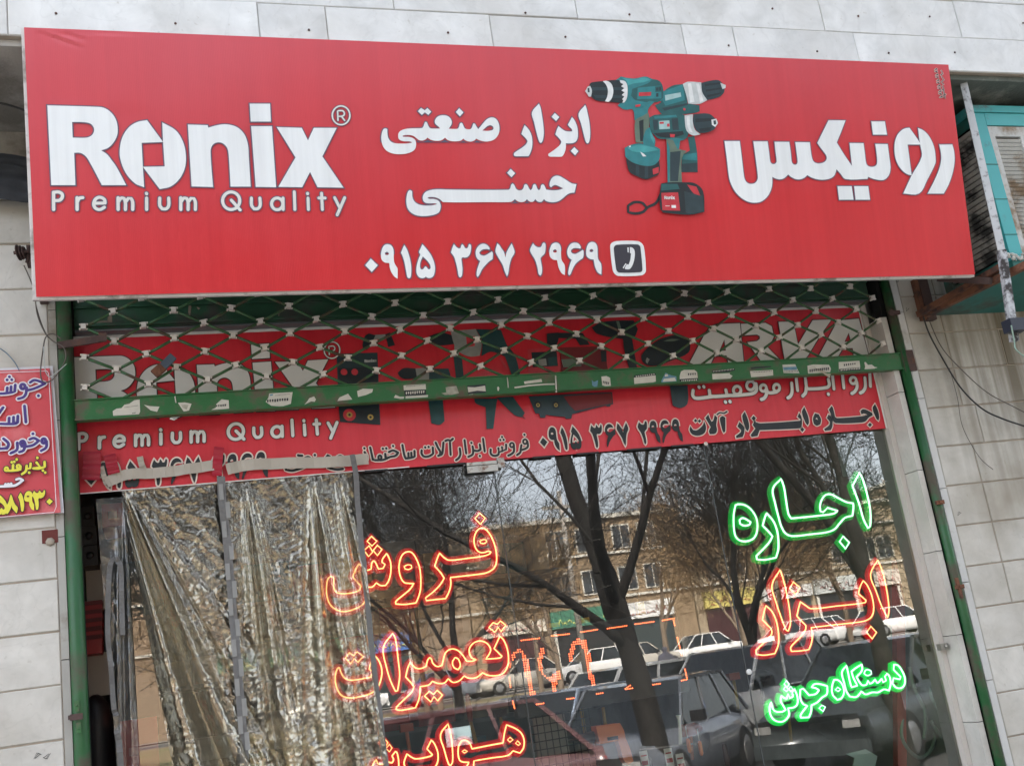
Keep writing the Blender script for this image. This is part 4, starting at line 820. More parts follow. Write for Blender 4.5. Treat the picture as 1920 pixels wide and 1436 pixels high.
# printed tools
D9 = [('d', "85,185 90,175 295,168 300,300 310,540 102,525"), ('D', "95,250 295,240 297,330 100,335"), ('s', "230,208 290,204 290,216 230,220"), ('D', "95,440 300,430 308,540 102,525"), ('s', "268,78 340,74 342,96 270,102"),
      ('D', "218,130 230,85 250,70 285,80 275,100 265,130 240,155 222,150"), ('D', "335,75 360,65 385,130 350,140"),
      ('D', "398,272 430,248 490,250 502,298 440,305 410,292"), ('s', "490,250 565,245 567,305 502,322"), ('m', "560,252 660,250 672,300 660,330 560,320"), ('m', "555,410 630,405 640,520 615,540 572,532"), ('t', "570,470 632,460 634,475 572,485"),
      ('D', "560,85 620,66 680,80 690,125 620,132 572,120"), ('s', "670,58 800,48 830,120 820,185 760,188 700,150"), ('r', "750,85 795,85 795,135 755,140"), ('s', "690,60 705,60 715,190 690,190"), ('m', "800,48 930,52 960,130 1000,180 1030,290 990,300 950,190 880,165 828,188 832,110"), ('r', "925,190 960,240 950,250 920,200"), ('m', "685,190 728,190 742,335 702,335"), ('d', "700,200 715,200 722,330 708,330"),
      ('m', "790,405 912,405 905,440 890,560 855,562 850,450 800,430"), ('m', "905,400 990,395 1052,480 1035,502 998,490"), ('D', "1035,490 1058,512 1040,502"),
      ('r', "1065,152 1215,142 1225,150 1240,300 1070,310"), ('D', "1085,168 1215,162 1222,238 1092,245"), ('t', "1100,195 1135,190 1138,225 1103,230"), ('s', "1120,205 1160,200 1165,235 1125,240"), ('m', "1170,195 1215,190 1220,235 1175,240"), ('D', "1165,72 1225,66 1225,100 1215,132 1165,132"), ('D', "1220,68 1350,70 1385,130 1335,132 1312,98 1222,95"),
      ('w', "1240,205 1340,200 1342,240 1250,245"), ('D', "1440,160 1470,158 1472,215 1445,218"), ('d', "1070,395 1500,372 1505,435 1475,440 1300,485 1260,500 1105,482"), ('d', "1125,480 1160,484 1155,505 1130,505"), ('d', "1255,485 1295,480 1290,510 1260,510"), ('d', "1465,430 1495,425 1490,447 1470,447"),
      ('D', "1395,42 1440,16 1520,5 1610,5 1632,50 1612,92 1560,100 1425,75"), ('g', "1520,8 1535,8 1550,60 1535,62"), ('D', "1555,100 1602,98 1628,250 1590,262 1562,160"),
      ('D', "1650,185 1700,130 1770,92 1850,80 1902,112 1892,170 1800,212 1740,235 1680,235 1655,215"), ('g', "1762,112 1800,100 1850,102 1810,112"), ('s', "1678,195 1692,205 1680,228 1672,215"), ('d', "1795,340 1887,338 1887,430 1850,455 1810,442")]
D9 = [({'m': 'y', 't': 'y', 's': 'z'}.get(k, k), t) for k, t in D9]
PM['y'] = mat('print_shaded_teal', (.012, .055, .06), .42, var=.3, scale=40); PM['z'] = mat('print_shaded_silver', (.26, .27, .25), .42, var=.3, scale=40); PC['y'] = PC['z'] = 0  # darker teal and silver: shade below the sign put into the print
mb = MB(); KD = KEYS + ['y', 'z', 'x']; PM['x'] = mat('print_dark_red', (.16, .015, .02), .42, var=.2, scale=30); PC['x'] = 0
for i, (k, t) in enumerate(D9): mb.poly(BP, sm(pixc(BP, G(t, 600, 600, 2.743))), .0022 + i * .00012, KD.index(k))
mb.poly(BP, pixc(BP, G("1235,142 1458,135 1482,268 1490,330 1245,340", 600, 600, 2.743)), .0022, KD.index('x')); mb.poly(BP, pixc(BP, G("1240,205 1340,200 1342,240 1250,245", 600, 600, 2.743)), .0075, KD.index('g')); mb.poly(BP, pixc(BP, G("1250,395 1495,378 1500,430 1310,470 1280,440", 600, 600, 2.743)), .0075, KD.index('x'))
def dot(px, py, r_, k, h): mb.poly(BP, [circ(*BP.pix(600 + px / 2.743, 600 + py / 2.743), r_ * .00085, r_ * .00085, 14)], h, KD.index(k))
PMb = mat('print_brass', (.42, .30, .08), .4); PM['b'] = PMb; KD.append('b')
for px, py in ((122, 270), (177, 270)): dot(px, py, 20, 'D', .0072); dot(px, py, 16, 'r', .0078)
dot(150, 490, 30, 'r', .0072); dot(150, 490, 14, 'b', .0079); dot(150, 490, 6, 'D', .0085); dot(258, 502, 22, 'D', .0072); dot(258, 502, 14, 'b', .0079); dot(258, 502, 6, 'D', .0085)
for px in (1118, 1210): dot(px, 440, 20, 'D', .0078); dot(px, 440, 10, 'b', .0084); dot(px, 440, 5, 'D', .009)
c1 = BP.pix(600 + 228 / 2.743, 600 + 222 / 2.743); k2 = .075 / (lx1 - lx0)
for gl in LOGO: mb.poly(BP, [[(c1[0] + (p[0] - lx0) * k2 * .55, c1[1] + (p[1] - ly0) * k2 * .55) for p in c] for c in gl], .0088, KD.index('s'))
lab(mb.build('printed_picture', [PM[k] for k in KD], ban), 'printed row of welding sets, drills and a grinder')

# ------------------------------------------------------------ glass front
M['glass'] = glassy('window_glass', (.84, .89, .87), 2.6, .04, haze=.012)
win = thing('shop_window', 'tall shop window glass in three panes reflecting the street', 'window', (1.5, .12, 0))
gx = [-.075, 1.355, 2.322, 3.262]
for a, c in zip(gx, gx[1:]):
    mb = MB(); mb.add([(a + .0015, .12, .3), (c - .0015, .12, .3), (c - .0015, .12, 3.06), (a + .0015, .12, 3.06)], [(0, 1, 2, 3)]); mb.build('pane', M['glass'], win)
for x in gx[1:3]:
    mb = MB(); mb.box((x - .0022, .1185, .3), (x + .0022, .1225, 2.466)); mb.build('joint', mat('silicone_joint', (.05, .06, .06), .4), win)
mb = MB(); mb.box((3.2625, .086, .3), (3.2885, .135, 3.1)); mb.build('side_trim', mat('cream_trim', (.56, .52, .47), .45, var=.08), win)
# clip on the glass, small buttons
q = onY(905, 876, .108); 
cl = thing('glass_clamp', 'pale metal clamp stained with rust on the upper edge of the glass', 'clamp', q)
m_al = mat('dull_aluminium', (.50, .50, .47), .4, metal=.3, var=.15, scale=20, dirt=(.20, .09, .05), dscale=22, damt=.35)
a, b_ = onY(875, 878, .10), onY(931, 872, .10)
mb = MB(); mb.box((a.x, .085, a.z - .022), (b_.x, .098, a.z + .004)); mb.build('jaw', m_al, cl)
mb = MB(); mb.box((a.x, .085, a.z + .0075), (b_.x - .002, .096, a.z + .020)); mb.build('jaw', m_al, cl)
mb = MB(); mb.box((b_.x + .002, .085, a.z - .010), (b_.x + .031, .099, a.z + .030)); mb.build('end_plate', m_al, cl)
bt = MB(); 
q = onY(1323, 832, .1); bt.lathe(q, (0, -1, 0), [(0, .009), (.004, .009), (.006, .006)], 12); tag(bt.build('glass_button', M['clip']), 'tiny pale button on the lower edge of the banner', 'button')
bt = MB(); q = onY(1404, 1259, .118); bt.lathe(q, (0, -1, 0), [(0, .012), (.004, .012), (.006, .008)], 14); tag(bt.build('glass_button', M['print_grey']), 'grey round button low on the glass joint', 'button')
bt = MB(); q = onY(1775, 1211, .05); bt.box((q.x - .025, .055, q.z - .014), (q.x + .012, .085, q.z + .014)); bt.lathe((q.x + .002, .054, q.z), (0, -1, 0), [(0, .009), (.006, .009)], 12); tag(bt.build('door_catch', mat('worn_chrome', (.35, .34, .31), .35, metal=.7)), 'worn metal catch on the right jamb', 'catch')
# black sealing blobs along the banner foot
mb = MB()
for x0_, x1_, y_ in ((684, 727, 885), (800, 872, 872), (998, 1040, 857), (1080, 1122, 850), (1175, 1240, 842), (1258, 1300, 836)):
    a, b_ = onY(x0_, y_, .1), onY(x1_, y_, .1); mb.box((a.x, .094, bz0 - .006), (b_.x, .1005, bz0 + .001))
tag(mb.build('black_tape', M['black_p']), 'short pieces of black tape along the foot of the inner banner', 'tape')

# ------------------------------------------------------------ LED neon words behind the glass
def neon(name, lb, col_core, col_glow, items, ox, oy, s, Y=.155, grp=None, r=.0027, gl=1):
    V = vplane(Y); t = thing(name, lb, 'neon sign', onY(ox + 200 / s * 4, oy + 60, Y), grp)
    core = emit(name + '_core', col_core, .46); glow = emit(name + '_inner_glow', col_glow, .15 * gl, .65); halo = emit(name + '_outer_glow', col_glow, .12 * gl, .34)  # two see-through glowing shells added behind each tube imitate its bloom
    for txt_ in items:
        for c in parse(txt_, ox, oy, s):
            L_ = sum(math.dist(c[i - 1], c[i]) for i in range(len(c)))
            pts = [V.pt(*p) for p in smooth([V.pix(*p) for p in c])]
            k = .75 if L_ < 45 else 1
            mb = MB(); mb.tube(pts, r * k, 6, closed=True); o = mb.build('light_tube', core, t)
            mb = MB(); mb.tube([p + Vector((0, .009, 0)) for p in pts], .0068 * k, 8, closed=True); j = mb.build('inner_glow', glow, o)
            mb = MB(); mb.tube([p + Vector((0, .018, 0)) for p in pts], .0165 * k, 8, closed=True); mb.build('outer_glow', halo, o)
    return t
RC, RG, GC, GG = (1, .52, .18), (1, .006, .010), (.5, 1, .66), (.0, .7, .07)
neon('neon_word', 'red outlined neon word highest on the left, crossed by the clear curtain edge', RC, RG, ["1605,112 1560,165 1612,222 1658,160",
 "1715,490 1690,482 1650,495 1600,490 1565,450 1550,380 1565,310 1600,265 1650,262 1700,310 1740,390 1765,480 1770,580 1750,640 1700,680 1640,700 1320,738 1325,800 1310,870 1275,942 1085,962 1080,935 1150,880 1220,810 1260,745 1225,690 1168,628 1190,560 1215,500 1260,545 1310,570 1500,550 1640,530 1700,510",
 "1640,370 1605,385 1615,405 1650,408 1675,390 1665,372", "910,487 860,510 830,570 820,650 835,730 870,785 920,795 965,795 930,850 860,910 790,970 790,995 870,1000 985,985 1010,930 1030,850 1032,740 1020,640 990,560 950,500", "905,615 870,630 880,655 915,660 945,645 940,618",
 "553,338 510,385 558,432 605,385", "530,430 480,475 525,535 565,490", "610,425 570,475 610,525 655,465",
 "700,505 660,560 655,590 685,610 665,650 620,655 590,590 570,575 555,600 550,655 510,670 470,640 430,605 405,650 370,730 410,780 450,820 440,860 390,880 300,895 220,885 190,850 185,790 185,745 160,725 130,750 115,830 120,920 150,1000 200,1045 270,1068 340,1060 420,1030 480,985 500,900 510,830 560,830 600,790 640,815 690,815 720,770 740,690 740,600 720,540"], 590, 940, 5.189)
neon('neon_word', 'red outlined neon word in the middle of the left column', RC, RG, ["1640,135 1600,180 1655,225 1690,180 1715,220 1760,160 1710,120 1680,150",
 "1705,262 1650,380 1725,455 1700,470 1570,480 1610,420 1615,380 1580,330 1520,308 1460,325 1420,370 1415,420 1440,470 1480,485 1440,500 1390,500 1350,440 1300,395 1240,385 1190,420 1170,480 1155,540 1110,550 1070,520 1055,480 1040,465 1020,490 1005,550 950,570 900,560 855,510 830,570 812,650 850,690 890,740 870,790 800,860 730,930 720,955 760,965 905,940 940,850 950,740 1030,725 1065,690 1120,710 1180,705 1215,665 1260,700 1320,685 1365,640 1410,660 1480,655 1540,610 1600,635 1680,635 1740,610 1780,540 1785,450 1770,370 1740,300",
 "1280,465 1255,510 1270,560 1310,580 1330,540 1310,480", "1035,785 990,830 1050,885 1080,835 1115,875 1160,820 1110,775 1075,815", "690,235 600,370 630,560 670,690 715,785 735,780 755,640 740,480 715,290",
 "515,440 560,500 585,580 580,660 545,750 480,805 380,835 280,848 200,820 155,740 145,640 165,570 185,560 205,620 240,665 310,680 480,650 500,600 465,575 480,520", "280,420 240,470 290,525 325,475 360,510 410,455 350,410 320,450"], 600, 1140, 5.053)
neon('neon_word', 'red outlined neon word at the very bottom of the left column', RC, RG, ["1545,150 1525,230 1510,330 1350,360 1200,390 1180,340 1140,305 1095,310 1065,370 1065,470 1090,515 1170,525 1150,560 1100,640 1210,640 1220,510 1400,480 1560,455 1610,410 1680,432 1715,380 1720,300 1690,230 1630,185",
 "1580,275 1555,300 1580,322 1610,300", "1655,310 1635,335 1665,355 1685,340", "1125,400 1100,415 1125,432 1155,415", "960,140 885,250 920,390 965,540 985,558 1005,520 1005,400 990,260", "795,300 750,390 805,450 780,465 640,490 590,470 550,440 520,530 540,590 500,640 640,640 640,600 800,590 850,540 860,440 830,350",
 "435,415 400,460 415,500 400,530 365,520 345,475 325,520 310,545 260,540 240,495 205,560 200,640 470,640 465,500 450,430", "325,285 290,330 330,370 360,330", "375,345 340,385 375,420 400,380"], 660, 1330, 5.333)
neon('neon_word', 'large green outlined neon word at the upper right of the window', GC, GG, ["1570,95 1490,245 1560,430 1615,620 1665,720 1690,690 1690,520 1655,340 1610,180",
 "1500,440 1420,425 1330,380 1250,340 1190,345 1145,400 1125,470 1130,530 1160,540 1210,490 1325,525 1280,555 1100,580 800,610 770,560 745,420 720,260 688,165 595,275 620,440 660,600 690,700 740,780 820,808 1000,790 1200,765 1290,730 1350,660 1410,600 1490,580 1500,500", "1385,810 1345,870 1412,950 1455,880",
 "525,550 505,600 480,690 540,750 590,810 560,870 480,960 410,1030 415,1070 500,1075 630,1050 655,960 655,830 640,740 600,640", "210,450 175,460 155,560 155,700 175,810 230,860 320,862 390,820 420,730 410,610 350,510 280,460", "260,605 220,625 225,670 270,690 330,680 345,650"], 1350, 870, 6, r=.0038)
neon('neon_word', 'red outlined neon word on the right between two green words', RC, RG, ["1585,120 1500,290 1560,470 1640,680 1700,790 1715,700 1690,480 1640,260",
 "1415,360 1380,430 1360,510 1450,590 1435,615 1100,655 810,685 750,650 685,605 665,680 645,770 700,830 750,880 745,930 680,1020 575,1130 580,1180 680,1175 785,1160 815,1080 825,980 810,905 1100,870 1400,835 1490,800 1530,740 1535,640 1510,520 1460,410", "605,375 560,450 635,520 680,440", "1505,890 1455,960 1520,1035 1570,960",
 "450,235 355,415 400,600 460,780 520,930 545,945 570,860 560,700 520,480 480,320", "285,650 265,720 245,815 310,880 350,930 350,985 280,1060 170,1170 175,1215 260,1225 390,1205 430,1100 430,950 400,810 350,710"], 1390, 1030, 6.194)
neon('neon_word', 'small green outlined neon words at the lower right of the window', GC, GG, ["1640,95 1635,160 1720,245 1710,275 1635,260 1620,320 1660,370 1720,380 1765,340 1770,260 1740,180 1690,110",
 "1560,205 1530,240 1545,290 1510,310 1490,265 1465,300 1440,320 1410,275 1385,310 1350,330 1330,290 1310,340 1260,345 1220,300 1190,245 1255,170 1255,95 1180,140 1130,180 1150,250 1200,350 1130,370 1110,300 1090,200 1070,110 1015,190 1040,310 1070,420 1110,480 1190,485 1250,420 1300,455 1380,430 1450,430 1520,395 1580,410 1600,330 1590,250",
 "1300,165 1330,160 1365,175 1370,210 1320,230 1280,205", "920,280 895,370 905,460 960,520 1010,500 1040,430 1020,340 970,285", "965,370 935,400 970,420 1000,395",
 "840,355 740,330 680,335 650,370 700,380 740,405 700,450 620,465 590,430 550,385 515,400 515,500 550,570 600,590 520,700 520,735 620,730 645,660 650,585 720,550 780,490 835,450", "775,585 740,620 790,660 815,605",
 "445,390 420,430 430,480 390,500 370,450 350,510 310,490 290,470 280,530 310,590 340,640 290,665 210,655 180,610 165,550 148,600 155,690 200,760 280,785 340,760 380,700 370,620 440,610 480,570 480,480", "350,290 320,330 360,370 380,330", "335,360 315,395 350,420 375,390", "400,360 375,395 405,420 425,390"], 1420, 1230, 6.4, r=.0036, gl=2.2)

# dot matrix display
LP = vplane(.36); led = thing('led_display', 'black dot matrix display with glowing red dots behind the middle pane', 'display', onY(1130, 1250, .4))
a, b_ = onY(948, 1200, .4), onY(1288, 1300, .4)
zt, zbm = onY(1120, 1165, .4).z, onY(1120, 1322, .4).z
mb = MB(); mb.box((a.x, .362, zbm), (b_.x, .42, zt)); mb.build('housing', M['black_p'], led)
def inside(p, c):
    r_ = False; j = len(c) - 1
    for i in range(len(c)):
        if (c[i][1] > p[1]) != (c[j][1] > p[1]) and p[0] < (c[j][0] - c[i][0]) * (p[1] - c[i][1]) / (c[j][1] - c[i][1]) + c[i][0]: r_ = not r_
        j = i
    return r_
Z14 = (930, 1130, 4.923); shp = []
for t in ("140,540 150,460 200,425 240,430 290,500 310,620 340,760 365,850 320,850 280,700 250,560 230,460 190,470 165,520", "430,405 455,430 420,540 430,640 480,690 560,640 590,600 600,690 570,720 555,815 510,812 515,740 440,680 390,600 385,500 410,430",
          "675,470 690,390 745,325 835,335 870,480 890,640 925,770 880,778 850,640 820,480 790,390 735,390 715,470 700,560 675,520"):
    shp.append([LP.pix(*p) for p in parse(t, *Z14)[0]])
mb = MB(); pitch = .0092
xs0, xs1 = LP.pix(950, 1240)[0], LP.pix(1290, 1240)[0]; z0_, z1_ = LP.pix(1100, 1320)[1], LP.pix(1100, 1180)[1]
def led_dot(x, z): mb.lathe((x, .361, z), (0, -1, 0), [(0, .0027), (.0016, .0022)], 6)
nx_, nz_ = int((xs1 - xs0) / pitch), int((z1_ - z0_) / pitch)
for i in range(nx_):
    for j in range(nz_):
        p = (xs0 + i * pitch, z0_ + j * pitch)
        if any(inside(p, c) for c in shp): led_dot(*p)
def led_run(ax, ay, bx, by, n_):
    A_, B_ = LP.pix(930 + ax / 4.923, 1130 + ay / 4.923), LP.pix(930 + bx / 4.923, 1130 + by / 4.923)
    for k in range(n_): led_dot(A_[0] + (B_[0] - A_[0]) * k / (n_ - 1), A_[1] + (B_[1] - A_[1]) * k / (n_ - 1))
for r_ in ((235, 345, 400, 325, 10), (515, 303, 675, 285, 11), (785, 268, 935, 245, 10), (1030, 235, 1205, 210, 11), (1285, 195, 1455, 172, 11), (1540, 160, 1645, 142, 8), (1640, 160, 1650, 205, 4), (1675, 320, 1715, 480, 12), (375, 935, 440, 925, 5), (655, 885, 718, 877, 5), (930, 838, 985, 830, 4), (1200, 795, 1260, 785, 5), (1450, 752, 1515, 743, 5), (1745, 610, 1765, 700, 7), (1715, 715, 1760, 705, 4), (155, 905, 172, 970, 6), (1195, 790, 1240, 760, 4), (135, 560, 130, 590, 3), (125, 690, 135, 775, 6)): led_run(*r_)
stuff(mb.build('led_dots', emit('led_red', (1, .13, .04), 1.2), led))

# ------------------------------------------------------------ clear plastic curtain with tape
def plastic(x0, x1, z0, z1, Y, nx, nz, anchors, seed=1, amp=.03, slant=0):
    """hanging film: folds fan out of the points where it is gathered, sharp crumples in between"""
    from mathutils import noise
    vs = []; fs = []; N_ = noise.noise
    for j in range(nz + 1):
        for i in range(nx + 1):
            u, v = i / nx, j / nz; z = z0 + (z1 - z0) * v; dz = z1 - z
            xl = x0 + slant * dz; x = xl + (x1 - xl) * u; fall = min(1, dz * 5 + .05)
            wx = .35 * N_(Vector((x * 2.3, z * 1.9, seed + 20))); h = 0
            for ax, ta, k, s_, w_ in anchors:
                a_ = (x - ax - ta * dz) / (.035 + dz * w_)
                h += s_ * math.exp(-a_ * a_ * 1.3) * (abs(math.sin(a_ * 4.1 + k + wx)) * 1.5 - .7 + .4 * math.sin(a_ * 11 + k)) * min(1, dz * 2.2 + .15)
            xr, zr_ = x * .86 + z * .5, z * .86 - x * .5
            h += .45 * N_(Vector((x * 8 + wx * 3, z * 1.2, seed)))
            c1 = 1 - abs(N_(Vector((xr * 17 + wx * 4, zr_ * 9, seed + 9)))) * 2.4
            c2 = 1 - abs(N_(Vector((zr_ * 41 + wx * 5, xr * 33, seed + 3)))) * 2.4
            c3 = 1 - abs(N_(Vector((xr * 83, zr_ * 71 + wx * 6, seed + 13)))) * 2.4
            cr = .17 * c1 + .085 * c2 + .032 * c3
            vs.append((x, Y - .020 - (h * fall + cr * min(1, .5 + dz)) * amp, z))
    for j in range(nz):
        for i in range(nx): k = j * (nx + 1) + i; fs.append((k, k + 1, k + nx + 2, k + nx + 1))
    return vs, fs
M['plastic'] = glassy('clear_plastic_film', (.84, .83, .79), 2.0, .12, rough=.04, bump=.28, bscale=42, bdist=.006, haze=.012, gcol=(1, .93, .78))
cur = thing('plastic_curtain', 'crumpled clear plastic sheet taped over the left part of the window', 'plastic sheet', (.3, .08, 1.9))
vs, fs = plastic(-.085, .775, .85, 2.46, .085, 300, 430, [(-.075, .30, .5, 1.9, .20), (.36, .06, 1.0, .7, .10), (.60, -.02, 2.0, 1.0, .14), (.71, .10, .2, .8, .10)], 3, .030, .12)
mb = MB(); mb.add(vs, fs, 0, True); mb.build('sheet', M['plastic'], cur)
vs, fs = plastic(-.175, -.075, .85, 2.44, .10, 40, 160, [(-.08, -.02, 1.0, .5, .05)], 8, .016, .03)
mb = MB(); mb.add(vs, fs, 0, True); lab(mb.build('sheet', glassy('limp_film', (.78, .78, .74), 1.6, .04, rough=.05, bump=.5, bscale=20, bdist=.01, haze=.05), cur), 'limp narrow sheet at the left')
M['tape'] = mat('grey_tape', (.14, .138, .135), .6, var=.22, scale=30, bump=.4, bscale=120)
M['mtape'] = mat('masking_tape', (.42, .38, .32), .7, var=.14, scale=14, bump=.6, bscale=25)
def strip(name, lb, cat, pts, w_, Y, m, Z=(0, 0, 1), torn=False, grp=None, parts=None):
    V = vplane(Y); mb = MB(); c = [V.pix(*p) for p in pts]; c = smooth(c, False, 60, 5)
    N = len(c); L_, Q = [], []
    for i in range(N):
        a_, b2 = Vector(c[max(0, i - 1)]), Vector(c[min(N - 1, i + 1)]); d = (b2 - a_).normalized(); n_ = Vector((-d.y, d.x)); k = 1 + .02 * math.sin(i * 2.1)
        L_.append(Vector(c[i]) + n_ * w_ / 2 * k); Q.append(Vector(c[i]) - n_ * w_ / 2 * (2 - k))
    vs = [V.pt(p.x, p.y, .004 * math.sin(i * 1.3)) for i, p in enumerate(L_)] + [V.pt(p.x, p.y, .004 * math.sin(i * 1.3 + .4)) for i, p in enumerate(Q)]
    mb.add(vs, [(i, i + 1, N + i + 1, N + i) for i in range(N - 1)], 0, False)
    return tag(mb.build(name, m), lb, cat, grp)
strip('grey_tape_strip', 'long grey tape strip down the middle of the plastic curtain', 'tape', [(414, 893), (417, 940), (424, 1000), (433, 1100), (441, 1200), (452, 1330), (461, 1450)], .030, .030, M['tape'])
mb = MB(); V = vplane(.028)
for k in range(14):
    y_ = 925 + k * 36 + random.uniform(-6, 6); x_ = 420 + (y_ - 925) * .083; s_ = 1 if k % 2 else -1
    c = V.pix(x_ + s_ * 5, y_); mb.poly(V, [[(c[0] - .008, c[1] - .03), (c[0] + .008, c[1] - .03), (c[0] + .008, c[1] + .03), (c[0] - .008, c[1] + .03)]], .001 + .0012 * (k % 3))
tag(mb.build('tape_patch', mat('lighter_grey_tape', (.24, .24, .23), .55, var=.12, scale=30)), 'overlapping short grey tape pieces on the curtain seam', 'tape')
strip('grey_tape_strip', 'pale grey tape strip down the right edge of the plastic curtain', 'tape', [(660, 852), (666, 880), (672, 960), (680, 1040), (690, 1140), (700, 1240), (712, 1340), (726, 1450)], .021, .05, M['tape'])
strip('grey_tape_strip', 'curved grey tape strip hanging loose at the left of the curtain', 'tape', [(230, 1190), (228, 1120), (226, 1062), (219, 1046), (209, 1052), (204, 1090), (202, 1190), (208, 1250), (214, 1330), (219, 1342)], .017, .055, M['tape'])
strip('grey_tape_strip', 'short grey tape strip at the bottom left of the curtain', 'tape', [(219, 1368), (224, 1400), (227, 1450)], .020, .055, M['tape'])
for pts, w_, lb in (([(199, 905), (235, 890), (300, 886), (345, 880), (400, 872)], .040, 'masking tape strip left of the red tape patch'), ([(425, 880), (460, 872), (540, 868), (620, 866), (690, 860)], .044, 'masking tape strip right of the red tape patch'), ([(190, 874), (194, 890), (200, 908)], .018, 'stub of masking tape at the far left'), ([(262, 856), (266, 872), (270, 880)], .022, 'small tag of masking tape standing up')):
    strip('masking_tape', lb, 'tape', pts, w_, .088 - random.uniform(0, .006), M['mtape'])
M['redt'] = mat('red_tape', (.36, .012, .03), .5, var=.12, scale=20)
for pts, w_, lb in (([(411, 838), (408, 865), (407, 892)], .036, 'red tape patch over the top of the grey strip'), ([(205, 852), (210, 872), (214, 888)], .042, 'red tape patch leaning left'), ([(172, 846), (172, 875), (170, 900)], .062, 'wide red tape patch beside the left post')):
    strip('red_tape', lb, 'tape', pts, w_, .078, M['redt'])

# ------------------------------------------------------------ things inside the shop
def box_thing(name, lb, cat, px0, py0, px1, py1, Y, dep, m, bands=()):
    a, b_ = onY(px0, py0, Y), onY(px1, py1, Y); t = thing(name, lb, cat, ((a.x + b_.x) / 2, Y + dep / 2, min(a.z, b_.z)))
    mb = MB(); mb.box((a.x, Y, b_.z), (b_.x, Y + dep, a.z)); mb.build('carton', m, t)
    for (u0, v0, u1, v1, mm) in bands:
        mb = MB(); X = lambda u: a.x + (b_.x - a.x) * u; Z = lambda v: b_.z + (a.z - b_.z) * v
        mb.box((X(u0), Y - .002, Z(v0)), (X(u1), Y - .0005, Z(v1))); mb.build('printed_band', mm, t)
    return t
mred = mat('machine_red', (.38, .02, .025), .4); mcream = mat('cream_board', (.44, .42, .36), .6); mdk = mat('machine_black', (.02, .02, .024), .45, var=.4)
box_thing('shelf_box', 'red boxed tool at the top of the left shelf', 'box', 190, 945, 232, 985, .5, .3, mred, [(.3, .35, .7, .65, M['print_grey'])])
mach = thing('hanging_machine', 'black boxed machines stacked at the far left inside', 'machine', onY(175, 1000, .45))
for k, (x0_, y0_, x1_, y1_) in enumerate(((150, 950, 178, 985), (152, 988, 182, 1020), (154, 1024, 184, 1058))):
    a, b_ = onY(x0_, y0_, .45), onY(x1_, y1_, .45); mb = MB(); mb.box((a.x, .45, b_.z), (b_.x, .6, a.z)); mb.lathe(((a.x + b_.x) / 2, .449, (a.z + b_.z) / 2), (0, -1, 0), [(0, .015), (.01, .013), (.012, .004)], 12); mb.build('motor_case', mdk, mach)
box_thing('wall_board', 'cream board with red folded edge at the left inside', 'board', 160, 1060, 206, 1140, .6, .02, mcream)
vb = thing('air_compressor', 'red ribbed compressor cowl at the left inside', 'compressor', onY(180, 1170, .5))
for k in range(10):
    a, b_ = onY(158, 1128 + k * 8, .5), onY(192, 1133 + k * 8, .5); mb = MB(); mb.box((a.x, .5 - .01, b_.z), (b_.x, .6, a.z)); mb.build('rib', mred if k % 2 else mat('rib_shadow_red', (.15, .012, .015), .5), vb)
a, b_ = onY(160, 1208, .5), onY(192, 1224, .5); mb = MB(); mb.box((a.x, .48, b_.z), (b_.x, .6, a.z)); mb.build('base_band', mred, vb)
box_thing('wall_board', 'cream folded cardboard sheet low at the left inside', 'board', 163, 1226, 215, 1300, .62, .02, mcream)
tk = thing('steel_tank', 'round shouldered black tank at the bottom left inside', 'tank', onY(180, 1420, .5)); q = onY(176, 1300, .5)
mb = MB(); mb.lathe((q.x, .6, q.z - .6), (0, 0, 1), [(0, .06), (.5, .06), (.56, .05), (.59, .025), (.6, .01)], 20); mb.build('shell', mdk, tk)
box_thing('tool_case', 'red tool case low behind the plastic curtain', 'case', 225, 1352, 300, 1445, .45, .3, mred, [(.2, .35, .45, .5, mat('case_print', (.5, .2, .2), .5))])
box_thing('tool_case', 'dark cabinet behind the plastic curtain above the red case', 'cabinet', 222, 1215, 300, 1345, .7, .3, mdk)
# shelves with stock deeper in the shop
shr = random.Random(5)
for r_ in range(4):
    zz = .9 + r_ * .48
    mb = MB(); mb.box((-.2, 3.6, zz - .03), (3.1, 4.1, zz)); tag(mb.build('shelf', mat('shelf_grey', (.12, .12, .12), .6)), ['lowest', 'second', 'third', 'top'][r_] + ' long grey shelf on the back wall', 'shelf')
    x = -.15
    while x < 2.9:
        wd = shr.uniform(.12, .34); hh = shr.uniform(.14, .36); cc = shr.choice([(.30, .02, .02), (.03, .10, .12), (.28, .24, .18), (.03, .03, .035), (.35, .18, .02), (.3, .3, .3)])
        mb = MB(); mb.box((x, 3.62, zz + .001), (x + wd, 3.95, zz + hh)); o = mb.build('stock_box', mat('stock_card', cc, .6)); tag(o, 'cardboard stock box on the dim back shelves', 'box', 'stock boxes on the back shelves'); x += wd + shr.uniform(.01, .08)
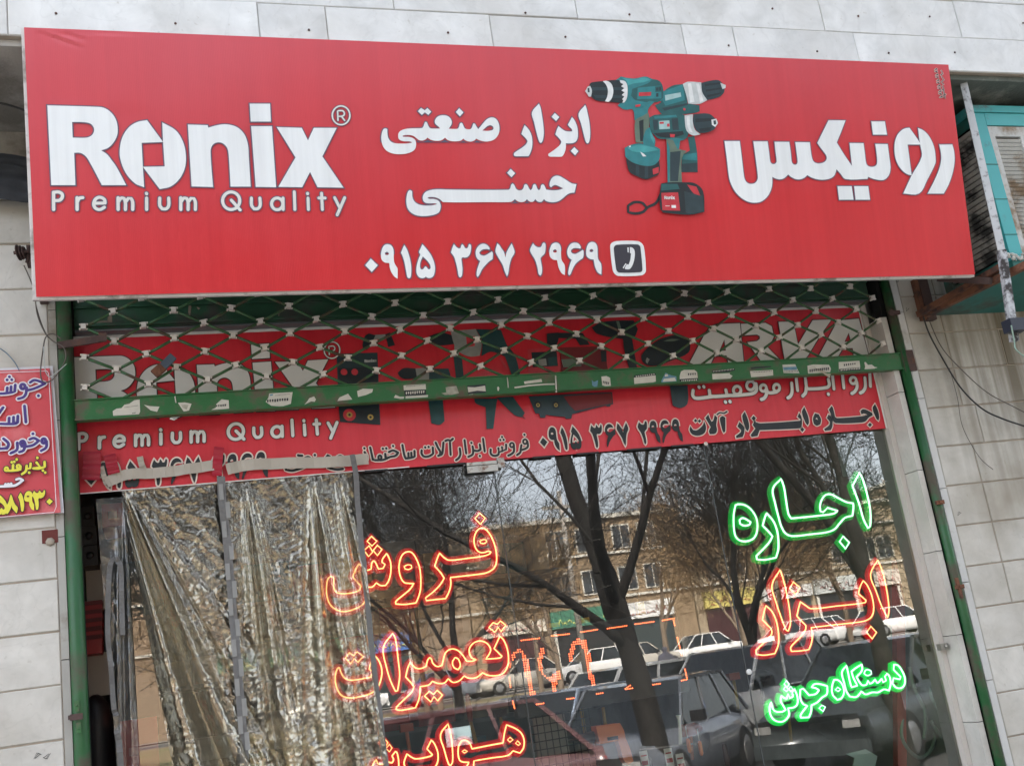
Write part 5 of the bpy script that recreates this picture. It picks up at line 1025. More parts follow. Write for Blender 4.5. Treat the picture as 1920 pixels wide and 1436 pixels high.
# red upright pole and the hoses beside it
rp = thing('red_pole', 'dull red steel pole standing inside by the right jamb', 'pole', onY(1668, 1436, .35))
a = onY(1682, 888, .35); b_ = onY(1660, 1436, .35)
mb = MB(); mb.bar(a, (b_.x, .35, b_.z - .3), .046, .035, up=(0, 1, 0)); mb.build('tube', mat('dull_red_paint', (.34, .05, .03), .5, var=.3, scale=8), rp)
mb = MB(); 
for py in (1040, 1300): q = onY(1668, py, .33); mb.lathe((q.x, .331, q.z), (0, -1, 0), [(0, .007), (.002, .007)], 10)
mb.build('bolt_hole', M['black'], rp)
mh = mat('clear_grey_hose', (.22, .27, .26), .3, var=.15)
def wire(name, lb, pts, r_, m, cat='cable', grp=None, n=6):
    P = [Vector(p) for p in pts]; out = []
    for i in range(len(P) - 1):
        p0_, p1_, p2_, p3_ = P[max(0, i - 1)], P[i], P[i + 1], P[min(len(P) - 1, i + 2)]
        for q in range(6):
            t = q / 6; out.append(.5 * ((2 * p1_) + (p2_ - p0_) * t + (2 * p0_ - 5 * p1_ + 4 * p2_ - p3_) * t * t + (3 * p1_ - p0_ - 3 * p2_ + p3_) * t**3))
    out.append(P[-1]); mb = MB(); mb.tube(out, r_, n); return tag(mb.build(name, m), lb, cat, grp)
def wpx(name, lb, pts, r_, m, cat='cable', grp=None): return wire(name, lb, [onY(*p) for p in pts], r_, m, cat, grp)
wpx('air_hose', 'longest hose loop hanging by the right jamb', [(1700, 1260, .35), (1697, 1320, .35), (1690, 1370, .33), (1700, 1400, .33), (1725, 1420, .33), (1748, 1400, .34), (1752, 1360, .35), (1740, 1300, .36), (1730, 1240, .36)], .008, mh, 'hose')
wpx('air_hose', 'hose running from the jamb down to the right', [(1735, 1215, .3), (1748, 1260, .3), (1745, 1300, .3), (1765, 1340, .28), (1788, 1375, .28), (1785, 1392, .28), (1765, 1380, .3), (1745, 1350, .32)], .0075, mh, 'hose')
wpx('air_hose', 'short hose end hanging between the loops', [(1705, 1250, .34), (1715, 1290, .33), (1733, 1330, .33), (1735, 1360, .33), (1732, 1385, .33)], .0085, mh, 'hose')
wpx('inner_wire', 'thin black wire curled at the top right inside', [(1640, 860, .33), (1662, 854, .33), (1674, 868, .33), (1660, 890, .33), (1640, 905, .33)], .002, M['cable_k'])
# dark poster panels fixed inside the glass, black upright
mb = MB(); a, b_ = onY(1565, 822, .30), onY(1620, 890, .30); mb.box((a.x, .30, b_.z), (b_.x, .305, a.z)); 
for px, py in ((1579, 858), (1632, 866)): pass
tag(mb.build('bracket_plate', mat('grey_plate', (.12, .15, .15), .4)), 'grey metal plate near the top right of the window', 'plate')
# wire grid panel with tools at the bottom
gp = thing('wire_grid', 'black wire grid panel against a pale board at the bottom middle', 'grid', onY(1040, 1400, .5))
a, b_ = onY(1000, 1345, .52), onY(1075, 1445, .52)
mb = MB(); mb.box((a.x, .53, b_.z - .2), (b_.x, .54, a.z)); mb.build('backing_board', mat('pale_board', (.30, .28, .24), .7), gp)
k = 0
while a.x + .02 + k * .030 < b_.x + .12:
    mb = MB(); x_ = a.x + .01 + k * .030; mb.tube([(x_, .515, b_.z - .2), (x_, .515, a.z + .01)], .0022, 5); mb.build('wire', M['black_p'], gp); k += 1
for k in range(12):
    mb = MB(); z_ = a.z - k * .033; mb.tube([(a.x - .02, .511, z_), (b_.x + .12, .511, z_)], .0022, 5); mb.build('wire', M['black_p'], gp)
# orange drill hung behind the glass
dr = thing('orange_drill', 'orange power drill hanging inside at the bottom of the window', 'drill', onY(1150, 1380, .22))
V = vplane(.22)
def slab(plane, contours, dep, m, parent, name):
    mb = MB(); c = contours[0]; N = len(c)
    for h, fl in ((0, 0), (-dep, 1)): mb.poly(plane, [c], h)
    mb.add([plane.pt(*p, 0) for p in c] + [plane.pt(*p, -dep) for p in c], [(i, (i + 1) % N, N + (i + 1) % N, N + i) for i in range(N)])
    return mb.build(name, m, parent)
mo = mat('orange_plastic', (.75, .20, .03), .4); Zb = (580, 900, 2.679)
slab(V, sm(pixc(V, G("1440,1235 1560,1218 1580,1255 1590,1300 1460,1325", *Zb))), .06, mo, dr, 'motor_housing')
slab(V, sm(pixc(V, G("1550,1305 1592,1300 1612,1350 1628,1410 1600,1428 1580,1405 1565,1350", *Zb))), .045, mo, dr, 'handle')
mb = MB(); mb.poly(V, pixc(V, G("1495,1290 1550,1282 1552,1300 1498,1308", *Zb)), .002); mb.build('rating_plate', M['black_p'], dr)
a = V.pix(*[580 + 1430 / 2.679, 900 + 1288 / 2.679]); mb = MB(); mb.lathe((a[0] + .01, .25, a[1]), (-1, 0, 0), [(0, .022), (.03, .02), (.06, .016), (.065, .006), (.11, .004)], 14); mb.build('chuck', M['black_p'], dr)
# yellow hooks-on tools and hung packets
my = mat('yellow_plastic', (.60, .36, .01), .4)
for n_, (px, py, w_, h_) in enumerate(((1203, 1140, .035, .055), (1098, 1163, .04, .026), (1040, 1172, .05, .022))):
    q = onY(px, py, .5); t = thing('hanging_tool', ['yellow tape reel', 'yellow handled puller', 'flat yellow holder'][n_] + ' hung high behind the middle panes', 'tool', q)
    mb = MB(); mb.box((q.x - w_ / 2, .5, q.z - h_ / 2), (q.x + w_ / 2, .53, q.z + h_ / 2)); mb.build('case', my, t)
    mb = MB(); mb.tube([(q.x, .515, q.z + h_ / 2), (q.x + .003, .515, q.z + h_ / 2 + .06)], .0025, 5); mb.build('hook', M['black_p'], t)
mk = thing('display_bar', 'horizontal hook bar with packets at the bottom of the window', 'rail', onY(1250, 1400, .4))
a, b_ = onY(1200, 1405, .4), onY(1315, 1392, .4); mb = MB(); mb.tube([a, b_], .004, 6); mb.build('rail', mat('steel_rail', (.4, .4, .4), .35, metal=.6), mk)
for n_, (px, py) in enumerate(((1208, 1420), (1254, 1415), (1276, 1425))):
    q = onY(px, py, .39); t = thing('blister_pack', ['left', 'middle', 'right'][n_] + ' white hanging packet on the hook bar', 'packet', q)
    mb = MB(); mb.box((q.x - .018, .39, q.z - .09), (q.x + .018, .394, q.z + .028)); mb.build('card', M['sheetw'], t)
    mb = MB(); mb.box((q.x - .014, .3885, q.z - .03), (q.x + .014, .3895, q.z - .012)); mb.box((q.x - .014, .3885, q.z + .006), (q.x + .012, .3895, q.z + .012)); mb.build('print', mred, t)
for n_, (px, py) in enumerate(((1290, 1388), (1312, 1393))):
    q = onY(px, py, .38); t = thing('screwdriver', ['left', 'right'][n_] + ' red handled screwdriver on the hook bar', 'screwdriver', q)
    mb = MB(); mb.lathe((q.x, .38, q.z + .01), (0, 0, -1), [(0, .006), (.01, .009), (.05, .009), (.06, .005)], 10); mb.build('handle', mo, t)
    mb = MB(); mb.tube([(q.x, .38, q.z + .01), (q.x, .38, q.z + .06)], .002, 6); mb.build('shaft', M['print_grey'], t)
sb = thing('spanner', 'pale open spanner standing inside at the lower middle', 'spanner', onY(1271, 1375, .42)); V = vplane(.42)
slab(V, sm(pixc(V, G("180,1175 205,1172 203,1195 210,1270 212,1320 196,1320 190,1200", 1200, 900, 2.667))), .006, M['print_grey'], sb, 'body')
V = vplane(.4); ar = thing('cardboard_arrow', 'pale grey cardboard arrow leaning at the bottom right inside', 'sign', onY(1620, 1420, .4))
slab(V, pixc(V, G("320,1325 495,1283 600,1345 575,1450 375,1450 395,1360", 1520, 1136, 4.79)), .006, mat('pale_card', (.42, .46, .50), .6), ar, 'panel')
# a few dim tool silhouettes hung behind the panes
tr = random.Random(11)
for k in range(16):
    x_ = .95 + k * .14 + tr.uniform(-.03, .03); z_ = 1.02 + tr.choice([0, .22, .42]) ; kind = k % 3
    cc = tr.choice([(.02, .07, .08), (.05, .02, .02), (.03, .03, .03), (.3, .05, .02)]); t = thing('hanging_tool', 'dim hand tool hanging on the inner rack', 'tool', (x_, 1.1, z_), 'tools hanging on the inner rack')
    mb = MB()
    if kind == 0: mb.lathe((x_, 1.1, z_), (0, 0, 1), [(0, .012), (.06, .016), (.12, .012), (.13, .005)], 8)
    elif kind == 1: mb.box((x_ - .03, 1.08, z_), (x_ + .03, 1.12, z_ + .035))
    else: mb.lathe((x_, 1.1, z_), (1, 0, 0), [(-.05, .03), (.02, .032), (.06, .015)], 10)
    mb.build('head', mat('tool_body', cc, .4), t)
    mb = MB(); mb.tube([(x_, 1.1, z_), (x_ + tr.uniform(-.02, .02), 1.1, z_ - .14)], .009, 8); mb.build('handle', mat('tool_handle', tr.choice([(.4, .1, .02), (.02, .02, .02), (.35, .22, .02)]), .5), t)

# ------------------------------------------------------------ left: poster, wires, pulley
po = thing('wall_poster', 'red paper poster with purple and yellow script tied to the left pillar', 'poster', (-.5, -.03, 2.65))
PP = vplane(-.035)
TRp, BRp = PP.pix(93, 685), PP.pix(114, 961)
n1, n2 = 30, 40; vs = []; fs = []
pleft = TRp[0] - .95
for j in range(n2 + 1):
    for i in range(n1 + 1):
        u, v = i / n1, j / n2; x = pleft + (BRp[0] + (TRp[0] - BRp[0]) * v - pleft) * u; z = BRp[1] + (TRp[1] - BRp[1]) * v
        vs.append((x, -.036 - .004 * math.sin(v * 5 + u * 4) - (.006 * u * u * (1 - v)), z))
for j in range(n2):
    for i in range(n1): k = j * (n1 + 1) + i; fs.append((k, k + 1, k + n1 + 2, k + n1 + 1))
mb = MB(); mb.add([(v[0] + .010, v[1] + .010, v[2]) for v in vs], fs, 0, True); mb.build('backing_sheet', mat('white_backing', (.62, .62, .66), .5), po)
mpr = mat('poster_red', (.56, .06, .075), .33, var=.16, scale=4, bump=.35, bscale=8, dirt=(.62, .14, .15), dscale=5, damt=.35)
mb = MB(); mb.add([(v[0], v[1], v[2] - (.012 if abs(v[2] - TRp[1]) < .001 else 0)) for v in vs], fs, 0, True); mb.build('printed_sheet', mpr, po)
PV = Plane((0, -.0465, 0), (1, 0, 0), (0, 0, 1), (0, -1, 0)); Z13 = (0, 680, 4.787)
pur, yel = mat('print_purple', (.055, .03, .20), .4), mat('print_yellow', (.72, .66, .06), .4)
pw = M['print_grey']; plight = mat('print_white', (.72, .70, .74), .4)
mb = MB(); strokes(mb, PV, ["272,178 305,158 345,165 402,188", "402,188 350,215 300,235 240,250", "345,295 346,300", "240,225 232,280 210,310 165,325", "137,200 132,262 60,275 -60,280", "100,215 97,268", "66,225 62,272", "85,126 86,130", "64,153 65,157", "106,152 107,156",
  "220,388 233,535", "160,478 158,540 120,550 -60,548", "122,488 120,545", "82,495 80,548", "28,402 -20,470", "418,705 414,760 370,790", "268,688 305,676 348,700", "348,700 300,738 240,752 195,750", "295,636 296,640", "228,730 212,785 175,802", "155,718 152,780 98,812", "32,682 76,725 66,768 8,772", "-10,720 -12,780"], *Z13, .0095, .0005, 0, ow=.0045, omi=1)
strokes(mb, PV, [circ(205 / 4.787, 680 + 215 / 4.787, 4.2, 4.6), circ(393 / 4.787, 680 + 702 / 4.787, 3.6, 4.4), circ(203 / 4.787, 680 + 722 / 4.787, 3.8, 4.2)], 0, 0, 1, .010, .0005, 0, True, ow=.005, omi=1)
lab(mb.build('lettering', [pur, plight], po), 'three purple white-edged script lines')
mb = MB(); strokes(mb, PV, ["400,890 402,935 345,950 300,948", "385,966 386,969", "406,984 407,987", "328,896 360,935 300,948", "335,852 336,856", "275,905 272,948 240,950", "240,925 232,972 198,1000", "262,985 263,988", "184,930 182,960 110,968 60,968", "150,866 151,870", "118,918 116,962", "105,892 106,895", "128,888 129,891"], *Z13, .0085, .0005, 0, ow=.003, omi=1)
strokes(mb, PV, [circ(166 / 4.787, 680 + 932 / 4.787, 2.8, 3.2), circ(58 / 4.787, 680 + 955 / 4.787, 2.8, 3.2)], 0, 0, 1, .0075, .0005, 0, True, ow=.003, omi=1)
def pd(key, cx_, cy_, k, flip=False):
    gl = DG[key]; xs = [p[0] for p in gl[0]]; ys = [p[1] for p in gl[0]]; mx_, my_ = (min(xs) + max(xs)) / 2, (min(ys) + max(ys)) / 2; c = PV.pix(cx_ / 4.787, 680 + cy_ / 4.787)
    HC[0] += 1; fillp(mb, PV, [[(c[0] + (p[0] - mx_) * k, c[1] + (p[1] - my_) * k * (-1 if flip else 1)) for p in q_] for q_ in gl], .0006 + (HC[0] % 9) * .00005, .003)
for key, x_, y_, fl in (('0', 445, 1245, 0), ('3', 348, 1232, 0), ('9', 262, 1240, 0), ('1', 190, 1250, 0), ('7', 102, 1268, 1), ('5', 12, 1275, 0)): pd(key, x_, y_, .55 if key != '0' else .46, fl)
lab(mb.build('lettering', [yel, M['print_dk']], po), 'yellow script line and yellow number')
mb = MB(); strokes(mb, PV, ["148,1048 175,1040 204,1055", "204,1055 165,1085 125,1103 -40,1112", "100,1085 98,1104", "75,1088 73,1106", "50,1090 48,1108"], *Z13, .009, .0006, 0, ow=.0022, omi=1); lab(mb.build('lettering', [plight, M['print_dk']], po), 'short white script name')
mb = MB(); mb.ribbon(PV, [PV.pix(*p) for p in ((0, 680 + 88 / 4.787), (420 / 4.787, 680 + 75 / 4.787), (437 / 4.787, 680 + 95 / 4.787), (505 / 4.787, 680 + 1290 / 4.787), (485 / 4.787, 680 + 1340 / 4.787), (0, 680 + 1385 / 4.787))], .0022, .0004); mb.build('white_border', plight, po)
wpx('twine', 'thin blue twine holding the poster', [(-8, 648, -.03), (12, 662, -.03), (28, 680, -.04), (36, 695, -.05)], .0016, M['cable_b'], 'twine')
wpx('wire_loop', 'coiled grey brown wire loop hanging beside the left post', [(66, 556, -.06), (70, 590, -.06), (85, 625, -.06), (100, 640, -.06), (118, 650, -.065), (124, 668, -.065), (115, 690, -.065), (98, 712, -.06), (82, 716, -.06), (76, 700, -.06), (80, 660, -.06), (86, 632, -.062), (100, 626, -.064), (115, 636, -.064)], .0024, M['cable'])
wpx('wire_loop', 'thin wire strand hooked over the loop at the left', [(82, 650, -.07), (84, 690, -.07), (92, 706, -.07), (104, 700, -.07), (125, 682, -.07)], .0016, M['cable_w'])
wpx('power_wire', 'grey wire running down from the sign corner on the left', [(45, 498, -.04), (55, 520, -.05), (64, 545, -.055), (68, 575, -.055), (78, 608, -.055), (88, 630, -.055)], .0022, M['cable'])
wpx('power_wire', 'black wire sagging under the soffit at the top left', [(-20, 190, -.35), (10, 196, -.35), (40, 205, -.38), (58, 212, -.4)], .004, M['cable_k'])
pu = thing('cable_pulley', 'rusty cable pulley fixed beside the left edge of the sign', 'pulley', onY(44, 478, -.08)); q = onY(43, 476, -.06)
for k in range(3):
    mb = MB(); mb.lathe((q.x - .015 + k * .010, -.07, q.z), (1, -.3, .1), [(0, .030 - .003 * k), (.003, .030 - .003 * k)], 14); mb.build('disc', M['rust_d'], pu)
mb = MB(); mb.tube([(q.x - .03, -.07, q.z), (q.x + .03, -.075, q.z + .004)], .007, 8); mb.build('axle', M['rust_d'], pu)
mb = MB(); mb.tube([(q.x + .012, -.06, q.z - .035), (q.x + .018, -.06, q.z), (q.x + .02, -.06, q.z + .03)], .006, 6); mb.box((q.x + .012, -.06, q.z - .04), (q.x + .028, -.0, q.z + .035)); mb.build('bracket', M['rust_d'], pu)
b0 = onY(85, 566, -.02); mb = MB(); mb.box((b0.x - .017, -.30, b0.z - .010), (b0.x + .012, -.02, b0.z + .010)); tag(mb.build('sign_bracket', M['rust_d']), 'rusty bracket stub under the lower left corner of the sign', 'bracket')
# dark rag and clutter under the soffit at the far left
rg = MB(); rr = random.Random(4)
from mathutils import noise
vs = []; fs = []
for j in range(15):
    for i in range(30):
        x = -1.0 + i * .030; n_ = noise.noise(Vector((x * 6, j * .5, 2)))
        vs.append((x, -.10 - .05 * n_ - .03 * math.sin(j * .5), 3.60 + j * .013 + .03 * noise.noise(Vector((x * 4, j * .3, 9))) - i * .003))
for j in range(14):
    for i in range(29): k = j * 30 + i; fs.append((k, k + 1, k + 31, k + 30))
rg.add(vs, fs, 0, True); tag(rg.build('dark_rag', mat('dirty_tarp', (.045, .05, .06), .9, var=.5, scale=12, bump=1, bscale=30)), 'crumpled dark tarp stuffed under the overhang at the left edge', 'tarp')

# ------------------------------------------------------------ right: air cooler on its bracket
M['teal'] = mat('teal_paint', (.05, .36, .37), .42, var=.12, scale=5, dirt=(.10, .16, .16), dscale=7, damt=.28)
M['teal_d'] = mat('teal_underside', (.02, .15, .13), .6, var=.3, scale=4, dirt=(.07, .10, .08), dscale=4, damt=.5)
M['louv'] = mat('chalky_white_paint', (.50, .51, .49), .7, var=.15, scale=9, dirt=(.26, .20, .14), dscale=6, damt=.65, bump=.5)
M['louvd'] = mat('scaled_dark_louvre', (.40, .38, .35), .8, var=.4, scale=12, dirt=(.05, .05, .05), dscale=9, damt=.6)
M['mold'] = mat('lime_scale', (.50, .50, .46), .9, var=.3, scale=14, dirt=(.10, .28, .28), dscale=12, damt=.5, bump=1)
ac = thing('air_cooler', 'teal painted evaporative cooler with white louvred panel hung right of the sign', 'air cooler', (3.95, -.25, 3.0))
x0, x1, yf, yb, z0, z1 = 3.642, 4.42, -.50, -.06, 3.045, 3.765
for (a, c) in (((x0, yf, z0 + .0), (x0 + .068, yf + .022, z1)), ((x1 - .055, yf, z0), (x1, yf + .055, z1)), ((x0, yb - .05, z0), (x0 + .05, yb, z1)), ((x1 - .05, yb - .05, z0), (x1, yb, z1))):
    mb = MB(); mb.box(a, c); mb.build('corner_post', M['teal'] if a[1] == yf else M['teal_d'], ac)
mb = MB(); mb.box((x0 + .069, yf - .001, z1 - .062), (x1 - .056, yf + .03, z1 - .001)); mb.build('top_rail', M['teal'], ac)
mb = MB(); mb.box((x0 - .008, yf - .008, z1 + .001), (x1 + .008, yb, z1 + .035)); tl = mb.build('lid', M['teal'], ac)
mb = MB()
for k in range(3): mb.box((x0 - .0015, yf - .0015, z0 + .12 + k * .17), (x0 + .0695, yf + .002, z0 + .124 + k * .17))
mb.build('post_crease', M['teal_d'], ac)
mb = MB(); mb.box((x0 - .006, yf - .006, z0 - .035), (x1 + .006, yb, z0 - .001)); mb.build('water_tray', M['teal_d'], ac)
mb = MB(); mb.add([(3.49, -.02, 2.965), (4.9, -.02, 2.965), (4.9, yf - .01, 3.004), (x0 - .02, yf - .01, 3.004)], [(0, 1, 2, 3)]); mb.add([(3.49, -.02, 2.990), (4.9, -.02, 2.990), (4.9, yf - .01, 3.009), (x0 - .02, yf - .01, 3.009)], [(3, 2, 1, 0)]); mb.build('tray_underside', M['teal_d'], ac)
# front panel: frame, ribs in a grid and slanting louvres
mb = MB(); fx0, fx1, fz0, fz1 = x0 + .071, x1 - .058, z0 + .03, z1 - .065
mb.box((fx0, yf + .004, fz0), (fx0 + .03, yf + .02, fz1)); mb.box((fx1 - .03, yf + .004, fz0), (fx1, yf + .02, fz1)); mb.box((fx0 + .0301, yf + .004, fz1 - .05), (fx1 - .0301, yf + .02, fz1)); mb.box((fx0 + .0301, yf + .004, fz0), (fx1 - .0301, yf + .02, fz0 + .04)); mb.box((fx0 + .17, yf + .003, fz0 + .0401), (fx0 + .195, yf + .02, fz1 - .0501)); mb.box((fx0 + .38, yf + .003, fz0 + .0401), (fx0 + .405, yf + .02, fz1 - .0501))
pan = mb.build('louvre_frame', M['louv'], ac)
n_ = 26; hz_ = (fz1 - fz0 - .1) / n_
for k in range(n_):
    z = fz0 + .045 + k * hz_; mb = MB()
    for xa_, xb_ in ((fx0 + .0305, fx0 + .1695), (fx0 + .1955, fx0 + .3795), (fx0 + .4055, fx1 - .0305)):
        o_ = .004; mb.add([(xa_, yf + o_ + .010, z), (xb_, yf + o_ + .010, z), (xb_, yf + o_, z + hz_ * .60), (xa_, yf + o_, z + hz_ * .60), (xa_, yf + o_ + .02, z), (xb_, yf + o_ + .02, z), (xb_, yf + o_ + .012, z + hz_ * .66), (xa_, yf + o_ + .012, z + hz_ * .66)], [(0, 1, 2, 3), (7, 6, 5, 4), (3, 2, 6, 7), (4, 5, 1, 0)])
    mb.build('louvre', M['louv'], pan)
mb = MB(); mb.box((fx0 + .001, yf + .032, fz0), (fx1 - .001, yf + .04, fz1)); mb.build('cooling_pad', mat('wet_straw', (.17, .13, .09), .9, var=.5, scale=30), ac)
# left side, seen edge on between sign and pole
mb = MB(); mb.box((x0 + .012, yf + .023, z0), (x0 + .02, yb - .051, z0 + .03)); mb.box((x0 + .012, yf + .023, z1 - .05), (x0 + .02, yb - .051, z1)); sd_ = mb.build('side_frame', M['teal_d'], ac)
n_ = 24; hz_ = (z1 - z0 - .1) / n_
for k in range(n_):
    z = z0 + .04 + k * hz_; mb = MB(); ya, yb2 = yf + .023, yb - .051
    mb.add([(x0 + .012, ya, z), (x0 + .012, yb2, z), (x0 + .002, yb2, z + hz_ * .62), (x0 + .002, ya, z + hz_ * .62), (x0 + .022, ya, z), (x0 + .022, yb2, z), (x0 + .014, yb2, z + hz_ * .68), (x0 + .014, ya, z + hz_ * .68)], [(3, 2, 1, 0), (4, 5, 6, 7), (0, 1, 5, 4), (2, 3, 7, 6)])
    mb.build('louvre', M['louvd'], sd_)
mb = MB(); mb.box((x0 + .04, yf + .06, z0), (x0 + .05, yb - .051, z1)); mb.build('cooling_pad', M['black'], ac)
q = onY(1890, 485, yf - .01); mb = MB(); rr = random.Random(3)
for k in range(60):
    c = (q.x + rr.uniform(-.05, .25), yf - .010 - rr.uniform(0, .006), q.z + rr.uniform(-.018, .02)); s_ = rr.uniform(.004, .012)
    mb.lathe(c, (0, -1, 0), [(0, s_), (.004, s_ * .7), (.006, s_ * .2)], 7)
lab(mb.build('scale_crust', M['mold'], ac), 'white lime crust along the tray edge')
bk = thing('cooler_bracket', 'rusty angle iron bracket carrying the air cooler', 'bracket', (3.5, -.2, 2.96))
mb = MB(); mb.bar((3.50, -.03, 2.962), (3.62, -.62, 2.985), .03, .03); mb.bar((3.50, -.03, 2.94), (3.50, -.03, 3.14), .035, .02); mb.build('arm', M['rust'], bk)
mb = MB(); a_, b_ = onY(1722, 590, -.04), onY(1878, 500, -.5); mb.bar(a_, b_, .030, .026); mb.build('brace', M['rust'], bk)
a_, b_ = onY(1760, 522, -.25), onY(1858, 527, -.46); mb = MB(); mb.bar(a_, b_, .026, .030); mb.build('cross_arm', M['rust_d'], bk)
a_, b_ = onY(1713, 520, -.02), onY(1728, 600, -.02); mb = MB(); mb.box((a_.x - .004, -.055, b_.z - .01), (a_.x + .045, -.021, a_.z + .25)); mb.build('wall_plate', M['rust_d'], bk)
po2 = thing('support_pole', 'chipped white steel pole hanging in front of the air cooler', 'pole', onY(1850, 350, -.56))
a_, b_ = onY(1803, 140, -.58), onY(1878, 470, -.56); c_ = onY(1902, 640, -.55)
mpole = mat('chipped_white_paint', (.46, .48, .49), .55, var=.12, scale=9, dirt=(.16, .15, .15), dscale=26, damt=.3, bump=.5); mpole2 = mat('flaking_white_paint', (.46, .48, .5), .6, var=.2, scale=20, dirt=(.05, .045, .045), dscale=24, damt=.75, bump=1)
mb = MB(); mb.bar(a_, b_, .030, .030); mb.build('tube', mpole, po2); mb = MB(); mb.bar(b_, c_, .031, .029); lab(mb.build('tube', mpole2, po2), 'flaking lower length')
q = onY(1898, 612, -.57); mb = MB(); mb.box((q.x - .03, -.60, q.z - .025), (q.x + .055, -.545, q.z + .028)); tag(mb.build('junction_box', mat('dark_blue_box', (.02, .025, .04), .5)), 'small dark junction box on the pole at the right edge', 'box')
wpx('power_wire', 'pale green wire hooked below the junction box', [(1896, 610, -.61), (1902, 640, -.6), (1905, 655, -.6), (1925, 672, -.6)], .0035, mat('pale_green_wire', (.22, .32, .26), .5))
wpx('power_wire', 'thick black wire drooping across the right pillar', [(1730, 590, -.05), (1742, 625, -.05), (1765, 668, -.05), (1800, 725, -.05), (1840, 765, -.05), (1880, 785, -.05), (1925, 800, -.05)], .0042, M['cable_k'])
wpx('power_wire', 'thin brown wire drooping across the right pillar', [(1742, 600, -.04), (1765, 650, -.04), (1800, 690, -.04), (1850, 735, -.04), (1900, 762, -.04), (1925, 775, -.04)], .0024, M['cable'])
wpx('power_wire', 'fine loose wire hanging low over the stained tiles', [(1780, 690, -.03), (1795, 745, -.03), (1805, 800, -.03), (1835, 855, -.03), (1862, 880, -.03)], .0015, M['cable'])
# ------------------------------------------------------------ the street behind the camera (seen mirrored in the window)
GY = .12
def refl(px, py, Yr): p = onY(px, py, 2 * GY - Yr); return Vector((p.x, Yr, p.z))
M['bark'] = mat('dark_bark', (.022, .019, .016), .9, var=.4, scale=8, bump=1, bscale=30)
M['bark2'] = mat('pale_bark', (.16, .12, .085), .9, var=.4, scale=8)
M['twig'] = mat('brown_twigs', (.20, .13, .065), .9, var=.3, scale=3)
def grow_tree(seed, h, r0, lean=(0, 0), depth=6, spread=.55, twig_r=.010, first=.35, rk=(.55, .8), lk=(.62, .85), kids=(2, 4)):
    rnd = random.Random(seed); T, C = MB(), MB()
    def br(p, d, L, r, lv):
        n = (6, 5, 4, 4)[lv] if lv < 4 else 3; pts = [p]; dd = d.copy()
        for i in range(n):
            dd = (dd + Vector((rnd.uniform(-1, 1), rnd.uniform(-1, 1), rnd.uniform(-.6, .9))) * (.08 + .055 * lv)).normalized(); pts.append(pts[-1] + dd * L / n)
        r1 = max(twig_r, r * (.62 if lv else .7)); rs = [(r + (r1 - r) * i / n) * (rnd.uniform(.86, 1.14) if lv < 3 else 1) for i in range(n + 1)]
        (T if lv < 2 else C).tube(pts, rs, 10 if lv == 0 else (6 if lv < 3 else 3), cap=False)
        if lv >= depth: return
        k = rnd.randint(*kids) + (1 if lv != 1 else 0)
        for i in range(k):
            t = 1 - .75 * (i / k) * rnd.uniform(.6, 1) if lv else 1 - .3 * i / k
            q = pts[min(n, int(t * n))] if t < 1 else pts[-1]
            az = rnd.uniform(0, 6.28); sp = rnd.uniform(.5, 1.2) * spread * (1.1 if lv > 1 else 1)
            lead = i == 0 and lv < 3      # the leader carries on from the end of its parent
            if lead: q = pts[-1]; sp *= .3
            o = dd.orthogonal().normalized(); o2 = dd.cross(o); nd_ = (dd + (o * math.cos(az) + o2 * math.sin(az)) * sp * 1.4 + Vector((0, 0, .10))).normalized()
            br(q, nd_, L * rnd.uniform(*lk), r1 * (.96 if lead else rnd.uniform(*rk) if lv else rnd.uniform(.42, .7)), lv + 1)
    br(Vector((0, 0, 0)), Vector((lean[0], lean[1], 1)).normalized(), h * first, r0, 0)
    return T, C
def tree(name, lb, T, C, mt, mc, loc, rz=0, s=1, group=None, src=None):
    if src is None:
        t = thing(name, lb, 'tree', (0, 0, 0), group); T.build('trunk', mt, t); C.build('crown', mc, t)
        for c in t.children: c.matrix_parent_inverse = Matrix.Identity(4)
    else:
        t = src.copy(); COL.objects.link(t); t['label'] = lb
        if group: t['group'] = group
        for c in src.children: d = c.copy(); COL.objects.link(d); d.parent = t; d.matrix_parent_inverse = Matrix.Identity(4)
    t.matrix_world = Matrix.Translation(loc) @ Matrix.Rotation(rz, 4, 'Z') @ Matrix.Scale(s, 4)
    return t
p = refl(1232, 1300, -7.4); T, C = grow_tree(25, 7.5, .17, (-.07, .02), 6, .66, .0046, .36, (.42, .66), (.68, .92), kids=(3, 4)); tree('street_tree', 'big dark leaning bare tree behind the parked cars opposite the window', T, C, M['bark'], M['bark'], (p.x - .08, -7.4, 0))
p = refl(1640, 1300, -7.2); T, C = grow_tree(33, 8.5, .12, (-.06, .0), 6, .66, .0046, .30, (.42, .68), (.66, .9), kids=(3, 4)); tree('street_tree', 'straight dark bare tree near the right end of the reflections', T, C, M['bark'], M['bark'], (p.x + .25, -7.2, 0))
tree_extra = 1; p = refl(760, 1100, -9); T, C = grow_tree(47, 8, .11, (.1, .1), 6, .66, .0046, .28, (.42, .68), (.66, .9), kids=(3, 4)); tree('street_tree', 'slender bare tree toward the left of the street row', T, C, M['bark'], M['bark'], (p.x - .6, -9.2, 0), .7)
T, C = grow_tree(58, 8.5, .12, (-.1, .1), 6, .66, .0050, .30, (.42, .66), (.66, .9), kids=(3, 4)); s3 = tree('street_tree', 'bare street tree far to the left', T, C, M['bark'], M['bark'], (-1.2, -9.5, 0))
tree('street_tree', 'thin bare street tree beyond the near cars at the left', None, None, 0, 0, (5.0, -15.5, 0), 2.2, .9, None, s3)
tree('street_tree', 'thin bare street tree beyond the near cars at the right', None, None, 0, 0, (9.9, -13.6, 0), 4, .85, None, s3)
